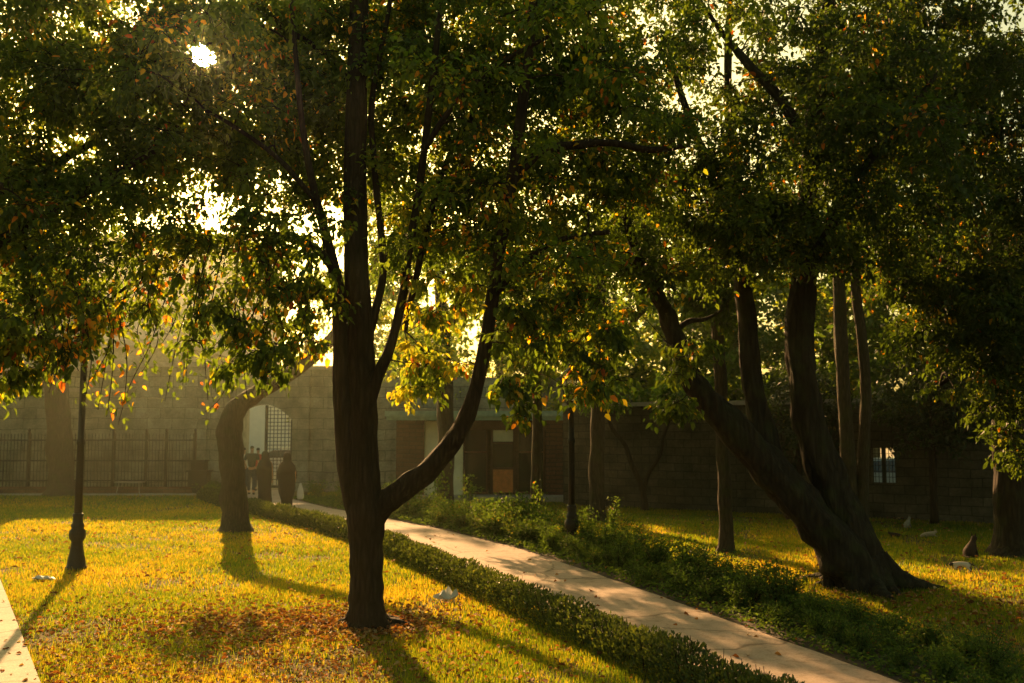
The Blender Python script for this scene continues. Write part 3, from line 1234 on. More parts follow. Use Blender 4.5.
T.limb([(356, 90, 4), (320, 50, 3.4), (270, 20, 3), (220, -20, 2.4)], d + .5, 8)
T.limb([(404, 330, 3.5), (440, 180, 3.2), (470, 120, 2.6), (500, 60, 2)], d + .6, 8)
def thin_front(cl_, dd, keep=.2):
    return cl_[(cl_[:, 1] > dd) | (RNG.random(len(cl_)) < keep)]


cl = np.vstack([ell(420, 60, 13.2, 3.3, 1.4, 1.9, 230), ell(230, 110, 12.6, 1.2, 1.2, .9, 60), ell(520, 200, 13, 1.8, 1.4, 1.0, 60), ell(400, -40, 12.2, 3.0, 2.6, 1.7, 210), ell(300, 100, 11.6, 1.9, 2.2, 1.4, 90), ell(550, 110, 11.2, 1.8, 2.4, 1.4, 120),
                ell(270, 230, 11, 1.1, 1.2, .5, 26), ell(560, 270, 11, .9, 1.0, .8, 40), ell(430, 200, 11.6, 1.3, 1.6, .9, 46), ell(250, 60, 11.2, .9, 1.4, .7, 34), ell(170, 30, 11.2, .6, 1.2, .5, 16), ell(620, 20, 11.2, 1.6, 2, 1.2, 60)])
T.clusters(thin_front(cl, 11.7), .070, 190, 8, .46, (.27, .14), .16, droop=.4)
T.clusters(np.vstack([ell(425, 370, 12.2, .5, .5, .55, 14), ell(440, 300, 11.8, .45, .6, .5, 12)]), .08, 60, 6, .24, (.5, .1), .5, droop=.8)
T.clusters(np.vstack([ell(560, 330, 11, .8, .7, .5, 26), ell(590, 385, 11.2, .35, .4, .25, 8), ell(510, 400, 10.8, .25, .3, .3, 7)]), .08, 60, 6, .24, (.2, .12), .3, droop=.8)
T.clusters(ell(235, 225, 10.8, 1.3, .5, .25, 26), .07, 80, 6, .28, (.3, .12), .2, droop=.5)
T.clusters(ell(180, 290, 10.4, .8, .6, .4, 11), .075, 60, 6, .24, (.3, .12), .3, droop=.8)
T.clusters(ell(255, 330, 10.2, .65, .5, .55, 24), .08, 55, 6, .22, (.22, .12), .3, droop=.8)
T.clusters(ell(300, 285, 10.8, .55, .6, .5, 18), .08, 55, 6, .24, (.25, .12), .3, droop=.7)
for k in range(26):
    x = random.uniform(115, 340); y = random.uniform(240, 290)
    L = random.uniform(50, 120)
    T.spray([(x, y, 10.6), (x + random.uniform(-18, 8), y + L * .35, 10.3), (x + random.uniform(-30, 5), y + L * .7, 10.2), (x + random.uniform(-40, 0), y + L, 10.1)], 10.2, .075, .035, .13)
for pts in ([(190, 250), (165, 300), (150, 345), (130, 385), (118, 425)], [(160, 262), (148, 300), (158, 340), (140, 375)], [(225, 243), (212, 300), (205, 350), (208, 400)],
            [(240, 240), (235, 300), (238, 350), (222, 395), (205, 412)], [(130, 285), (112, 330), (104, 375), (98, 410)], [(210, 245), (195, 300), (188, 350), (186, 385)]):
    T.spray([(x, y, 10.2) for x, y in pts], 10.2, .075, .03, .12)
T.finish(M_bark, M_leaf)

# left tree, its trunk outside the frame
b = Vector((-7.3, 9.6, 0))
T = Tree('leafy_tree', b, 'broad leafy tree whose crown fills the upper left corner above the lamp')
T.wlimb([(-7.3, 9.6, -.05, .26), (-7.25, 9.6, .8, .2), (-7.1, 9.7, 2.0, .18), (-6.9, 9.9, 3.4, .16), (-6.8, 10.1, 5.0, .12), (-6.6, 10.3, 7, .07), (-6.5, 10.4, 8.6, .03)], 14, .2, .5, .2)
T.wlimb([(-7.0, 9.8, 2.6, .1), (-6.0, 10.2, 3.8, .075), (-4.9, 10.6, 4.7, .05), (-4.0, 10.9, 5.4, .03)], 10)
T.wlimb([(-6.9, 10, 3.6, .09), (-6.0, 11.2, 4.9, .06), (-4.9, 12.0, 6.0, .04), (-4.2, 12.4, 6.8, .02)], 10)
T.wlimb([(-6.95, 9.9, 3.2, .08), (-5.9, 9.4, 4.1, .05), (-4.8, 9.2, 4.6, .03)], 10)
cl = np.vstack([ell(30, 60, 10.8, 2.3, 2.4, 1.9, 180), ell(60, 40, 14, 2.4, 1.2, 1.8, 60), ell(85, 120, 11, 1.1, 1.8, 1.2, 60), ell(10, 250, 10.5, 1.1, 1.6, .9, 70), ell(60, 0, 11, 2.0, 2, 1.2, 60)])
T.clusters(thin_front(cl, 10.2, .5), .070, 180, 8, .46, (.26, .13), .1, droop=.4)
T.clusters(ell(15, 365, 10, .4, .6, .45, 11), .085, 60, 6, .24, (.3, .15), .4, droop=.8)
T.clusters(ell(40, 315, 10, .7, .8, .5, 20), .085, 70, 6, .25, (.3, .15), .45, droop=.8)
for k in range(12):
    x = random.uniform(15, 120); y = random.uniform(280, 320)
    L = random.uniform(40, 100)
    T.spray([(x, y, 9.9), (x + random.uniform(-8, 12), y + L * .5, 9.8), (x + random.uniform(-12, 12), y + L, 9.8)], 9.8, .075, .03, .2)
T.finish(M_bark, M_leaf)

# hazy bent tree in front of the gate
b = G(236, 532)
T = Tree('bent_tree', b, 'hazy bent tree arching to the right in front of the gateway')
d = b.y
T.limb([(236, 534, 15), (235, 520, 13.4), (234, 490, 12.3), (231, 455, 12.2), (229, 432, 12.5), (236, 410, 10), (255, 394, 8), (285, 377, 7.2), (312, 357, 6.6), (335, 335, 6), (352, 310, 5), (366, 285, 4), (380, 250, 3)], d, 16, .18, .4, .2)
T.limb([(300, 366, 4), (312, 345, 3.2), (305, 330, 3), (285, 325, 2.4), (265, 310, 2)], d, 10)
cl = np.vstack([ell(385, 250, 23, 1.5, 1.2, .9, 22), ell(215, 320, 23, .6, .8, .35, 4), ell(400, 330, 24, 1.0, 1.0, .8, 12)])
T.clusters(cl, .12, 90, 7, .5, (.45, .12), .3, droop=.4)
T.finish(M_bark_hazed, M_farleaf)

# far left hazy tree
b = G(62, 496)
T = Tree('hazy_tree', b, 'thick hazy trunk standing before the fence, left of the lamp')
d = b.y
T.limb([(62, 498, 15), (61, 480, 12.5), (60, 440, 12), (57, 400, 11.5), (53, 350, 11), (48, 300, 9), (40, 240, 7), (30, 180, 4)], d, 14, .15, .35, .3)
T.limb([(55, 360, 8), (70, 330, 6), (80, 300, 4), (85, 260, 3)], d, 8)
cl = np.vstack([ell(20, 270, 34, 2.2, 1.8, 1.6, 30), ell(-40, 330, 34, 2.0, 1.8, 1.4, 24)])
T.clusters(cl, .16, 90, 7, .75, (.5, .12), .3)
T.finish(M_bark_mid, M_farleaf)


def slim_tree(name, label, base, pts, cl, leaf=.12, nl=80, Rc=.5, tone=(.3, .15), warm=.15, bark=M_bark_mid, lm=None, extra=(), flare=.35, simple=False, width=.6, droop=.4):
    b = G(*base)
    T = Tree(name, b, label)
    T.limb(pts, b.y, 12, .15, flare, .2)
    for e in extra:
        T.limb(e, b.y, 8, .15)
    if cl is not None and len(cl):
        T.clusters(cl, leaf, nl, 7, Rc, tone, warm, droop=droop)
    return T


T = slim_tree('slender_tree', 'dark straight trunk before the pavilion cream panel, twiggy at its foot', (446, 512),
              [(446, 514, 10), (445, 495, 8.5), (446, 450, 8.5), (445, 400, 8), (443, 340, 7), (440, 280, 5.5), (438, 210, 4)],
              np.vstack([ell(440, 270, 27.8, 2.2, 1.6, 1.6, 50), ell(420, 350, 27, .9, 1, .6, 12), ell(400, 180, 28, 1.6, 1.6, 1.4, 26)]), .14, 90, .6, (.45, .15), .25,
              extra=([(444, 350, 4), (425, 320, 3), (405, 290, 2)], [(444, 330, 4), (470, 300, 3), (490, 270, 2)]))
for k in range(7):
    x = random.uniform(430, 470)
    T.spray([(446 + random.uniform(-4, 8), 512, 27.9), (x, 490, 27.6), (x + random.uniform(-6, 6), random.uniform(455, 475), 27.4)], 27.6, .1, .05, .0, .006, .4)
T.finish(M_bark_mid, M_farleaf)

T = slim_tree('slender_tree', 'thin mossy trunk with leafy shoots, in front of the pavilion door glazing', (537, 533),
              [(538, 535, 7), (537, 515, 5.5), (536, 480, 5), (537, 440, 5), (537, 400, 4.6), (535, 350, 4.2), (536, 290, 3.4), (538, 230, 2.5)],
              np.vstack([ell(540, 290, 22, 1.4, 1.2, 1.1, 40), ell(520, 350, 22, .9, .9, .5, 14)]), .1, 90, .42, (.35, .15), .2,
              extra=([(536, 370, 3), (555, 345, 2.4), (575, 320, 1.6)], [(536, 360, 3), (515, 330, 2.2), (500, 300, 1.6)]))
for k in range(12):
    x = 537 + random.uniform(-14, 14); y0 = random.uniform(500, 532)
    T.spray([(537, y0, 22), (x, y0 - 12, 21.8), (x + random.uniform(-6, 6), y0 - random.uniform(18, 34), 21.7)], 21.8, .08, .05, .05, .005, .25)
T.finish(M_bark_mid, M_leaf)

slim_tree('slender_tree', 'straight brown trunk on the lawn just right of the lamp in the bed', (597, 522),
          [(597, 524, 10), (597, 505, 8), (597, 460, 7.5), (598, 410, 7), (598, 350, 6.5), (600, 290, 5.5), (602, 220, 4)],
          np.vstack([ell(610, 260, 25.4, 2.0, 1.6, 1.4, 55), ell(590, 345, 25, .9, .9, .5, 12)]), .13, 90, .55, (.4, .15), .25,
          extra=([(598, 360, 3.5), (620, 335, 3), (645, 310, 2)], [(598, 350, 3.5), (575, 325, 3), (555, 300, 2)])).finish(M_bark_mid, M_farleaf)

slim_tree('slender_tree', 'slim straight trunk on the lawn, crossed by the leaning tree limb', (726, 553),
          [(726, 555, 9), (726, 535, 7), (725, 490, 6.8), (722, 440, 6.5), (721, 390, 6.3), (718, 340, 6), (715, 290, 5), (712, 220, 4)],
          np.vstack([ell(710, 220, 18.6, 1.9, 1.6, 1.3, 70), ell(720, 300, 18.6, .9, .9, .5, 14)]), .11, 90, .42, (.2, .12), .1,
          extra=([(717, 310, 3.5), (740, 290, 3), (770, 270, 2)],)).finish(M_bark_mid, M_leaf_dark)

# small forked tree near the right wall
b = G(645, 511)
T = Tree('small_forked_tree', b, 'small leafless low tree forked in a V against the old wall')
T.limb([(645, 512, 4.5), (644, 500, 3.4), (641, 485, 2.8), (631, 463, 2.4), (625, 445, 2.1), (612, 428, 1.8), (606, 410, 1.4)], b.y, 8, .15, .3, .15)
T.limb([(643, 495, 2.4), (648, 475, 2.2), (660, 455, 1.9), (665, 432, 1.7), (678, 405, 1.4)], b.y, 8, .15)
T.clusters(np.vstack([ell(680, 390, b.y, .9, .8, .5, 12), ell(600, 395, b.y, .7, .8, .4, 8)]), .13, 70, 6, .5, (.3, .1), .1)
T.finish(M_bark, M_farleaf)

# great leaning tree
b = G(862, 590)
T = Tree('leaning_tree', b, 'massive furrowed tree with splayed roots, one thick limb leaning far left')
d = b.y
T.limb([(866, 598, 24.4), (858, 580, 23.5), (838, 550, 20.9), (808, 513, 18.7), (772, 472, 17.4), (738, 434, 15.7), (708, 402, 13.5), (688, 375, 10.9, d - .1), (678, 345, 9.1, d - .2), (667, 315, 7.8, d - .3), (655, 290, 6.5, d - .5), (640, 262, 5.2, d - .6), (628, 225, 3.9, d - .6), (620, 180, 2.6, d - .6)], d - .1, 24, .32)
T.limb([(800, 512, 13.8), (778, 470, 12.4), (762, 428, 11.3), (752, 380, 10.1), (748, 330, 9.2), (743, 280, 8.3), (740, 220, 6.9), (733, 150, 5.5), (728, 80, 4.1), (730, 0, 2.8)], d + .25, 18, .3)
T.limb([(872, 600, 27.0), (868, 585, 25.2), (856, 548, 21.6), (836, 497, 18.0), (818, 450, 15.8), (806, 400, 14.4), (800, 350, 14.0), (801, 300, 13.1), (805, 250, 11.7), (809, 190, 9.9), (814, 120, 8.1), (824, 40, 6.3), (835, -60, 4.5), (840, -150, 2.7)], d + .15, 24, .32)
roots(T, G(868, 588), 8, 1.05, .2, 4, .2, .42)
T.limb([(676, 330, 3.4), (690, 321, 2.6), (706, 319, 2), (722, 310, 1.2)], d - .2, 8)
T.limb([(802, 280, 8), (835, 220, 6), (870, 160, 5), (910, 110, 3.5), (940, 70, 2.5)], d - .5, 10)
T.limb([(742, 240, 7), (715, 180, 5), (690, 120, 4), (670, 60, 3)], d - .4, 10)
T.limb([(812, 150, 7), (780, 100, 5.5), (745, 60, 4.5), (720, 30, 3), (700, 0, 2)], d - .5, 10)
T.limb([(815, 130, 6), (850, 90, 5), (880, 40, 4), (900, -10, 3)], d + .6, 10)
mb = MB()
q = G(828, 590)
mb.tube([(q.x, q.y, -.05), (q.x + .01, q.y, .15), (q.x, q.y, .34), (q.x + .03, q.y, .47)], [.09, .08, .078, .06], 10, True, .2, 5)
mb.build('cut_stem', M_bark, T.root, smooth=True)
cl = np.vstack([ell(760, 60, 13.8, 3.0, 2.4, 1.9, 200), ell(680, 210, 13.4, 1.6, 1.8, 1.0, 75), ell(860, 180, 13.6, 1.9, 2.0, 1.2, 110), ell(790, 220, 13, 1.5, 1.4, .6, 50), ell(900, 30, 14, 2, 2, 1.4, 80)])
T.clusters(thin_front(cl, 13.6, .3), .075, 200, 8, .5, (.15, .12), .08, droop=.4)
T.clusters(np.vstack([ell(665, 400, 13.2, .35, .4, .35, 8), ell(690, 350, 13.2, .4, .5, .3, 8), ell(600, 330, 13, .5, .6, .5, 10)]), .085, 60, 6, .24, (.25, .1), .2, droop=.7)
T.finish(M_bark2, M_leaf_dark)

# twin trunks behind
T = slim_tree('twin_stem_tree', 'two close reddish trunks rising behind the massive leaning tree', (858, 534),
              [(852, 536, 9), (850, 500, 7.5), (847, 440, 7), (843, 380, 6.5), (840, 320, 6.5), (838, 250, 5.5), (836, 170, 4)],
              np.vstack([ell(860, 190, 22.5, 2.6, 2, 1.8, 90), ell(900, 270, 22.5, 1.2, 1.2, .8, 26)]), .12, 90, .48, (.25, .15), .2,
              extra=([(862, 536, 9), (862, 500, 6.5), (864, 440, 6), (866, 390, 5.5), (862, 340, 5.5), (856, 290, 5), (855, 230, 4)],))
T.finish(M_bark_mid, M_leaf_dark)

# right edge tree
b = G(1012, 556)
T = Tree('dark_tree', b, 'dark thick trunk at the right edge under heavy low foliage')
d = b.y
T.limb([(1012, 559, 20), (1012, 540, 16), (1010, 490, 15), (1006, 430, 14), (1003, 370, 13), (1001, 300, 12), (1000, 230, 10), (996, 150, 8), (990, 60, 6)], d, 14, .2, .4, .25)
T.limb([(1003, 340, 8), (985, 300, 6), (955, 270, 5), (925, 255, 3)], d - .5, 10)
T.limb([(1003, 380, 6), (985, 370, 4.5), (960, 372, 3), (940, 385, 2)], d - .6, 8)
T.limb([(1003, 280, 7), (1030, 240, 5), (1070, 210, 3)], d - .4, 8)
cl = np.vstack([ell(980, 160, 16.8, 2.6, 2.2, 2.4, 230), ell(960, 310, 16.8, 1.2, 1.3, 1.0, 64), ell(1040, 360, 16.6, 1.0, 1.4, 1.5, 70), ell(960, 20, 16, 2.4, 2, 1.6, 80)])
T.clusters(cl, .085, 160, 8, .48, (.10, .10), .07, droop=.5)
T.clusters(np.vstack([ell(975, 390, 16.4, .7, .7, .4, 12), ell(1018, 455, 16.2, .3, .4, .35, 6)]), .09, 60, 6, .28, (.2, .12), .15, droop=.8)
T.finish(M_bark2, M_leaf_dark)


# background trees beyond the walls (each its own crown)
def bg_tree(label, px, d, h, rad, n, leaf, tone, warm, nl=110, lean=0., lm=None, rc=.8, low=.3, name='background_tree', zfac=.5):
    x = (px - 512) / FPX * d * 1.0
    T = Tree(name, Vector((x, d, 0)), label, 'tree', 'trees growing beyond the walls')
    T.wlimb([(x, d, -.1, .22), (x + lean * .2, d, h * .25, .18), (x + lean * .5, d + .2, h * .5, .13), (x + lean, d + .1, h * .8, .06), (x + lean, d, h * .95, .03)], 10, .15, .3, .3)
    c = np.array([x + lean * .5, d, h * (low + 1) / 2])
    u = rand_unit(n) * (RNG.random(n) ** (1 / 2.4))[:, None] * np.array([rad, rad, h * (1 - low) / 2])
    T.clusters(c + u, leaf, nl, 6, rc, tone, warm, minz=h * .2, droop=.3)
    T.finish(M_bark_mid, lm or M_farleaf, simple=True, width=.7)


BG = [
    ('pale hazy tree rising behind the low flat building, right of the pink facade', 305, 52, 13.0, 2.8, 40, (.55, .08), .3),
    ('olive green tree beyond the wall, right above the pavilion roof left end', 405, 43, 9.0, 3.0, 70, (.5, .1), .25),
    ('yellowing tree beyond the pavilion roof centre', 500, 41, 10.5, 3.4, 90, (.55, .1), .35),
    ('bright yellow green tree beyond the pavilion, behind the bed lamp', 585, 39, 9.0, 3.2, 90, (.6, .08), .35),
    ('tall green tree beyond the old wall, behind the V forked tree', 670, 37, 9.5, 3.2, 100, (.4, .12), .15),
    ('dense green tree beyond the wall, behind the leaning limb', 755, 35, 10.0, 3.2, 120, (.3, .12), .1),
    ('dense tree beyond the wall above the barred opening', 850, 36, 11.0, 3.4, 130, (.22, .1), .08),
    ('dark dense tree beyond the wall right of the barred opening', 950, 31, 10.0, 3.2, 130, (.15, .1), .05),
    ('dark tree beyond the wall at the far right edge', 1050, 30, 10.0, 3.2, 110, (.12, .1), .05),
]
for lb, px, d_, h, rad, n, tone, warm in BG:
    bg_tree(lb, px, d_, h, rad, n, .2, tone, warm, 120, low=.18, rc=.75)

# dark evergreens inside the right lawn edge, against the wall
for lb, px, py, h, rad, n in (('dark bushy evergreen hugging the wall left of the barred opening', 800, 519, 4.2, 1.3, 60),
                              ('dark spreading evergreen hugging the wall right of the barred opening', 935, 525, 4.6, 1.5, 80),):
    b = G(px, py)
    T = Tree('evergreen_tree', b, lb)
    T.wlimb([(b.x, b.y, -.05, .1), (b.x, b.y, h * .4, .08), (b.x + .1, b.y, h * .95, .02)], 8, .15, .3, .2)
    c = np.array([b.x, b.y, h * .68])
    u = rand_unit(n) * (RNG.random(n) ** .4)[:, None] * np.array([rad, rad * .8, h * .32])
    T.clusters(c + u, .13, 100, 6, .42, (.1, .1), .02, minz=h * .2)
    T.finish(M_bark, M_needle, simple=True, width=.4)

# ------------------------------------------------------------------ hedge and shrubs
def leaf_blob_positions(n, f):
    return f(n)


hd = empty('low_hedge', (xl(15) - .3, 15, 0), 'low clipped hedge running along the near side of the path', 'hedge')
n = 46000
t = RNG.random(n)
yy = 6.2 + (36.6 - 6.2) * (t ** 1.55)
cx = np.interp(yy, [p[0] for p in PATH], [p[1] for p in PATH]) - np.interp(yy, [p[0] for p in PW], [p[1] for p in PW])
HWD = .26
hgt = .36 + .06 * fbm(yy, yy * .3, 2.1) + .05 * fbm(yy, yy, 6.5)
a_ = RNG.uniform(0, PI, n)
rr = RNG.random(n) ** .33
xo = np.cos(a_) * HWD * rr * (1 + .15 * fbm(yy, cx, 3.))
zo = np.abs(np.sin(a_)) ** .7 * hgt * rr + .03
pos = np.stack([cx - .36 + xo, yy, zo], 1)
dirs = np.stack([np.cos(a_) * .5, RNG.normal(0, .4, n), np.abs(RNG.normal(.7, .4, n))], 1)
dirs /= np.linalg.norm(dirs, axis=1, keepdims=True)
sz = RNG.uniform(.028, .05, n) * (1 + np.maximum(0, yy - 12) * .045)
tn = np.clip(.32 + .12 * fbm(yy, cx, 1.1) + RNG.normal(0, .14, n), 0, 1)
me = leaves_mesh('foliage', pos, dirs, rand_unit(n) + np.array([0, -.3, .6]), sz, tn, .6, False, .3)
link_mesh('foliage', me, M_hedge, hd)
mb = MB()
for k in range(420):
    y = 6.4 + 30 * (random.random() ** 1.5)
    x = xl(y) - .36 + random.uniform(-.15, .15)
    q = Vector((x, y, .0))
    e = q + Vector((random.uniform(-.12, .12), random.uniform(-.1, .1), random.uniform(.28, .46)))
    mb.tube([q, (q + e) / 2 + Vector((.01, 0, 0)), e], [.006, .005, .002], 4, False)
mb.build('stems', M_bark, hd)


def shrub_meshes(seed, h, rad, nst, nl, leaf, tone):
    rnd = random.Random(seed)
    st = MB()
    lp, ld, ln, ls, lt = [], [], [], [], []
    for k in range(nst):
        a = rnd.uniform(0, 2 * PI)
        r = rnd.uniform(.2, 1) * rad
        hh = h * rnd.uniform(.55, 1.1)
        p0 = np.array([rnd.uniform(-.08, .08), rnd.uniform(-.08, .08), 0.])
        p1 = np.array([r * .4 * math.cos(a), r * .4 * math.sin(a), hh * .55])
        p2 = np.array([r * math.cos(a), r * math.sin(a), hh])
        pts = catmull([p0, p1, p2], 4)
        st.tube([Vector(p) for p in pts], [.007 - .005 * i / len(pts) for i in range(len(pts))], 4, False)
        n = int(nl / nst)
        t = RNG.uniform(.15, 1.02, n)
        idx = np.clip(t * (len(pts) - 1), 0, len(pts) - 1.001)
        arr = np.array(pts)
        i0 = idx.astype(int)
        fr = (idx - i0)[:, None]
        p = arr[i0] * (1 - fr) + arr[np.minimum(i0 + 1, len(arr) - 1)] * fr + RNG.normal(size=(n, 3)) * np.array([.07, .07, .035]) * (rad / .35)
        dd = rand_unit(n) * .8 + np.array([math.cos(a) * .4, math.sin(a) * .4, .35])
        lp.append(p); ld.append(dd / np.linalg.norm(dd, axis=1, keepdims=True)); ln.append(rand_unit(n) * .7 + np.array([0, 0, 1.]))
        ls.append(leaf * RNG.uniform(.6, 1.3, n)); lt.append(np.clip(RNG.normal(tone, .13, n), 0, 1))
    lp = np.vstack(lp)
    lp[:, 2] = np.abs(lp[:, 2]) + .02
    lm = leaves_mesh('foliage', lp, np.vstack(ld), np.vstack(ln), np.concatenate(ls), np.concatenate(lt), .55, False, .3)
    lm.materials.append(M_shrub)
    sm = bpy.data.meshes.new('stems')
    sm.from_pydata(st.v, [], st.f)
    sm.materials.append(M_bark)
    return lm, sm


SH = [shrub_meshes(1, .62, .42, 26, 950, .062, .25), shrub_meshes(2, .5, .45, 26, 900, .058, .35), shrub_meshes(3, .75, .36, 20, 800, .06, .22),
      shrub_meshes(4, .42, .4, 22, 800, .055, .45), shrub_meshes(5, .95, .25, 9, 300, .06, .4)]


def place_shrub(x, y, k, s, label, group, rz=None):
    r = empty('shrub', (x, y, .04), label, 'shrub', group, rz=random.uniform(0, 6.28) if rz is None else rz)
    r.scale = (s, s, s * random.uniform(.85, 1.15))
    for nm, me in (('foliage', SH[k][0]), ('stems', SH[k][1])):
        c = bpy.data.objects.new(nm, me)
        C.objects.link(c)
        c.parent = r
    return r


GL = 'low dark leafy shrub in the dense planted band along the far side of the path'
y = 7.6
while y < 30:
    bw = float(np.interp(y, [p[0] for p in BEDW], [p[1] for p in BEDW]))
    nrow = 3 if y < 24 else 2
    for j in range(nrow):
        x = xr(y) + .22 + (bw - .5) * (j + .5) / nrow * 1.0 + random.uniform(-.15, .15)
        s = random.uniform(.7, 1.0) * (1.2 if y > 20 else .88 if y > 12 else .62) * (1.0 if j else .8)
        if y < 9.3 and j == 2: s *= .7
        place_shrub(x, y + random.uniform(-.2, .2), random.choice((0, 1, 2, 3) if y < 20 else (1, 3, 3, 0)), s, GL, 'shrubs along the far side of the path')
    y += .52 + (.12 if y > 18 else 0)
for (px, py, k, s, lb) in ((612, 545, 4, 1.0, 'thin upright weed standing tall right of the bed lamp'), (470, 522, 4, 1.1, 'thin pale leafy shoot in front of the pavilion cream panel'),
                           (690, 590, 2, .8, 'upright bushy shrub at the bed edge below the slim trunk'), (760, 603, 4, .6, 'small spindly shoot at the lawn edge left of the massive roots')):
    q = G(px, py)
    place_shrub(q.x, q.y, k, s, lb, None)
for (px, py, s, lb) in ((318, 500, .9, 'bright green clump at the foot of the pilasters right of the gateway'), (345, 502, 1.0, 'green bush under the stone wall behind the front trunk'), (392, 506, 1.1, 'green bush at the left end of the terrace'),
                        (208, 500, .9, 'pale bush at the hedge end left of the bent tree'),):
    q = G(px, py)
    place_shrub(q.x, q.y, 3, s * 1.2, lb, None)

n = 26000
yy = 6 + 27 * RNG.random(n) ** 1.5
bw = np.interp(yy, [p[0] for p in BEDW], [p[1] for p in BEDW])
xx = np.interp(yy, [p[0] for p in PATH], [p[1] for p in PATH]) + .0 + (bw + .35) * RNG.random(n)
a_ = RNG.uniform(0, 2 * PI, n)
dirs = np.stack([np.cos(a_), np.sin(a_), RNG.uniform(.1, 1.2, n)], 1)
dirs /= np.linalg.norm(dirs, axis=1, keepdims=True)
hz = .04 + (.10 + .06 * fbm(xx, yy, 2.2)) * RNG.random(n)
me = leaves_mesh('ground_cover', np.stack([xx, yy, hz], 1), dirs, rand_unit(n) * .6 + np.array([0, 0, 1.]), RNG.uniform(.035, .07, n) * (1 + np.maximum(0, yy - 14) * .04), np.clip(RNG.normal(.3, .16, n), 0, 1), .6, False, .3)
setp(link_mesh('ground_cover', me, M_shrub), kind='stuff')

# ------------------------------------------------------------------ people
def skin_obj(name, pts, edges, mat, parent, sub=2, root=0):
    me = bpy.data.meshes.new(name)
    me.from_pydata([p[:3] for p in pts], edges, [])
    o = bpy.data.objects.new(name, me)
    C.objects.link(o)
    o.parent = parent
    mo = o.modifiers.new('skin', 'SKIN')
    mo.use_smooth_shade = True
    if not me.skin_vertices:
        pass
    for i, p in enumerate(pts):
        sv_ = me.skin_vertices[0].data[i]
        r = p[3]
        sv_.radius = (r, p[4] if len(p) > 4 else r)
        sv_.use_root = (i == root)
    su = o.modifiers.new('sub', 'SUBSURF')
    su.levels = sub
    su.render_levels = sub
    me.materials.append(mat)
    return o


def loft(secs, sides=20):
    """secs: (z, cx, cy, rx, ry)"""
    mb = MB()
    vs, fs = [], []
    for z, cx, cy, rx, ry in secs:
        for k in range(sides):
            a = 2 * PI * k / sides
            vs.append((cx + rx * math.cos(a), cy + ry * math.sin(a), z))
    for i in range(len(secs) - 1):
        for k in range(sides):
            k2 = (k + 1) % sides
            fs.append((i * sides + k, i * sides + k2, (i + 1) * sides + k2, (i + 1) * sides + k))
    fs.append(tuple(reversed(range(sides))))
    fs.append(tuple((len(secs) - 1) * sides + k for k in range(sides)))
    mb.add(vs, fs)
    return mb


def body_pts(H, stride=.12, armbend=.3, hand=(0.0, .1)):
    k = H / 1.72
    pts = [(0, 0, .95, .13, .10), (0, 0, 1.15, .12, .09), (0, .01, 1.36, .15, .10), (0, .01, 1.48, .055), (0, .03, 1.56, .06), (0, .03, 1.64, .078, .09), (0, .03, 1.70, .05),
           (-.09, 0, .88, .085), (-.10, stride * .6, .50, .058), (-.10, stride, .09, .042), (-.10, stride + .14, .04, .035),
           (.09, 0, .88, .085), (.10, -stride * .2, .50, .058), (.10, -stride, .11, .042), (.10, -stride + .13, .04, .035),
           (-.19, .01, 1.40, .055), (-.25, -.04, 1.14, .042), (-.20, .12, .96, .030), (-.18, .16, .90, .035, .02),
           (.19, .01, 1.40, .055), (.25, -.06, 1.14, .042), (.24, .02, .90, .030), (.23, .05, .83, .035, .02)]
    E = [(0, 1), (1, 2), (2, 3), (3, 4), (4, 5), (5, 6), (0, 7), (7, 8), (8, 9), (9, 10), (0, 11), (11, 12), (12, 13), (13, 14), (2, 15), (15, 16), (16, 17), (17, 18), (2, 19), (19, 20), (20, 21), (21, 22)]
    out = []
    for p in pts:
        out.append(tuple(c * k for c in p))
    for i in (0, 1, 2, 7, 11, 15, 16, 19, 20):
        out[i] = out[i][:3] + tuple(v * .62 for v in out[i][3:])
    return out, E


def finger_pts(hx, hy, hz, side):
    out = []
    for i in range(4):
        out.append([(hx, hy, hz, .012), (hx + side * .005, hy + (i - 1.5) * .02, hz - .05, .009), (hx, hy + (i - 1.5) * .022 + .01, hz - .10 + .008 * abs(i - 1.5), .007)])
    out.append([(hx, hy, hz + .02, .012), (hx - side * .01, hy + .045, hz - .02, .010), (hx - side * .015, hy + .06, hz - .05, .008)])
    return out


def add_fingers(parent, k, pos):
    # fingers live in one mesh with the hand, as short chains
    for (hx, hy, hz, sd) in pos:
        pts, E = [], []
        chains = finger_pts(hx * k, hy * k, hz * k, sd)
        pts.append((hx * k, hy * k, hz * k, .018))
        for ch in chains:
            n0 = len(pts)
            pts += ch[1:]
            E += [(0, n0), (n0, n0 + 1)]
        skin_obj('hand', pts, E, M_skin, parent, 1)


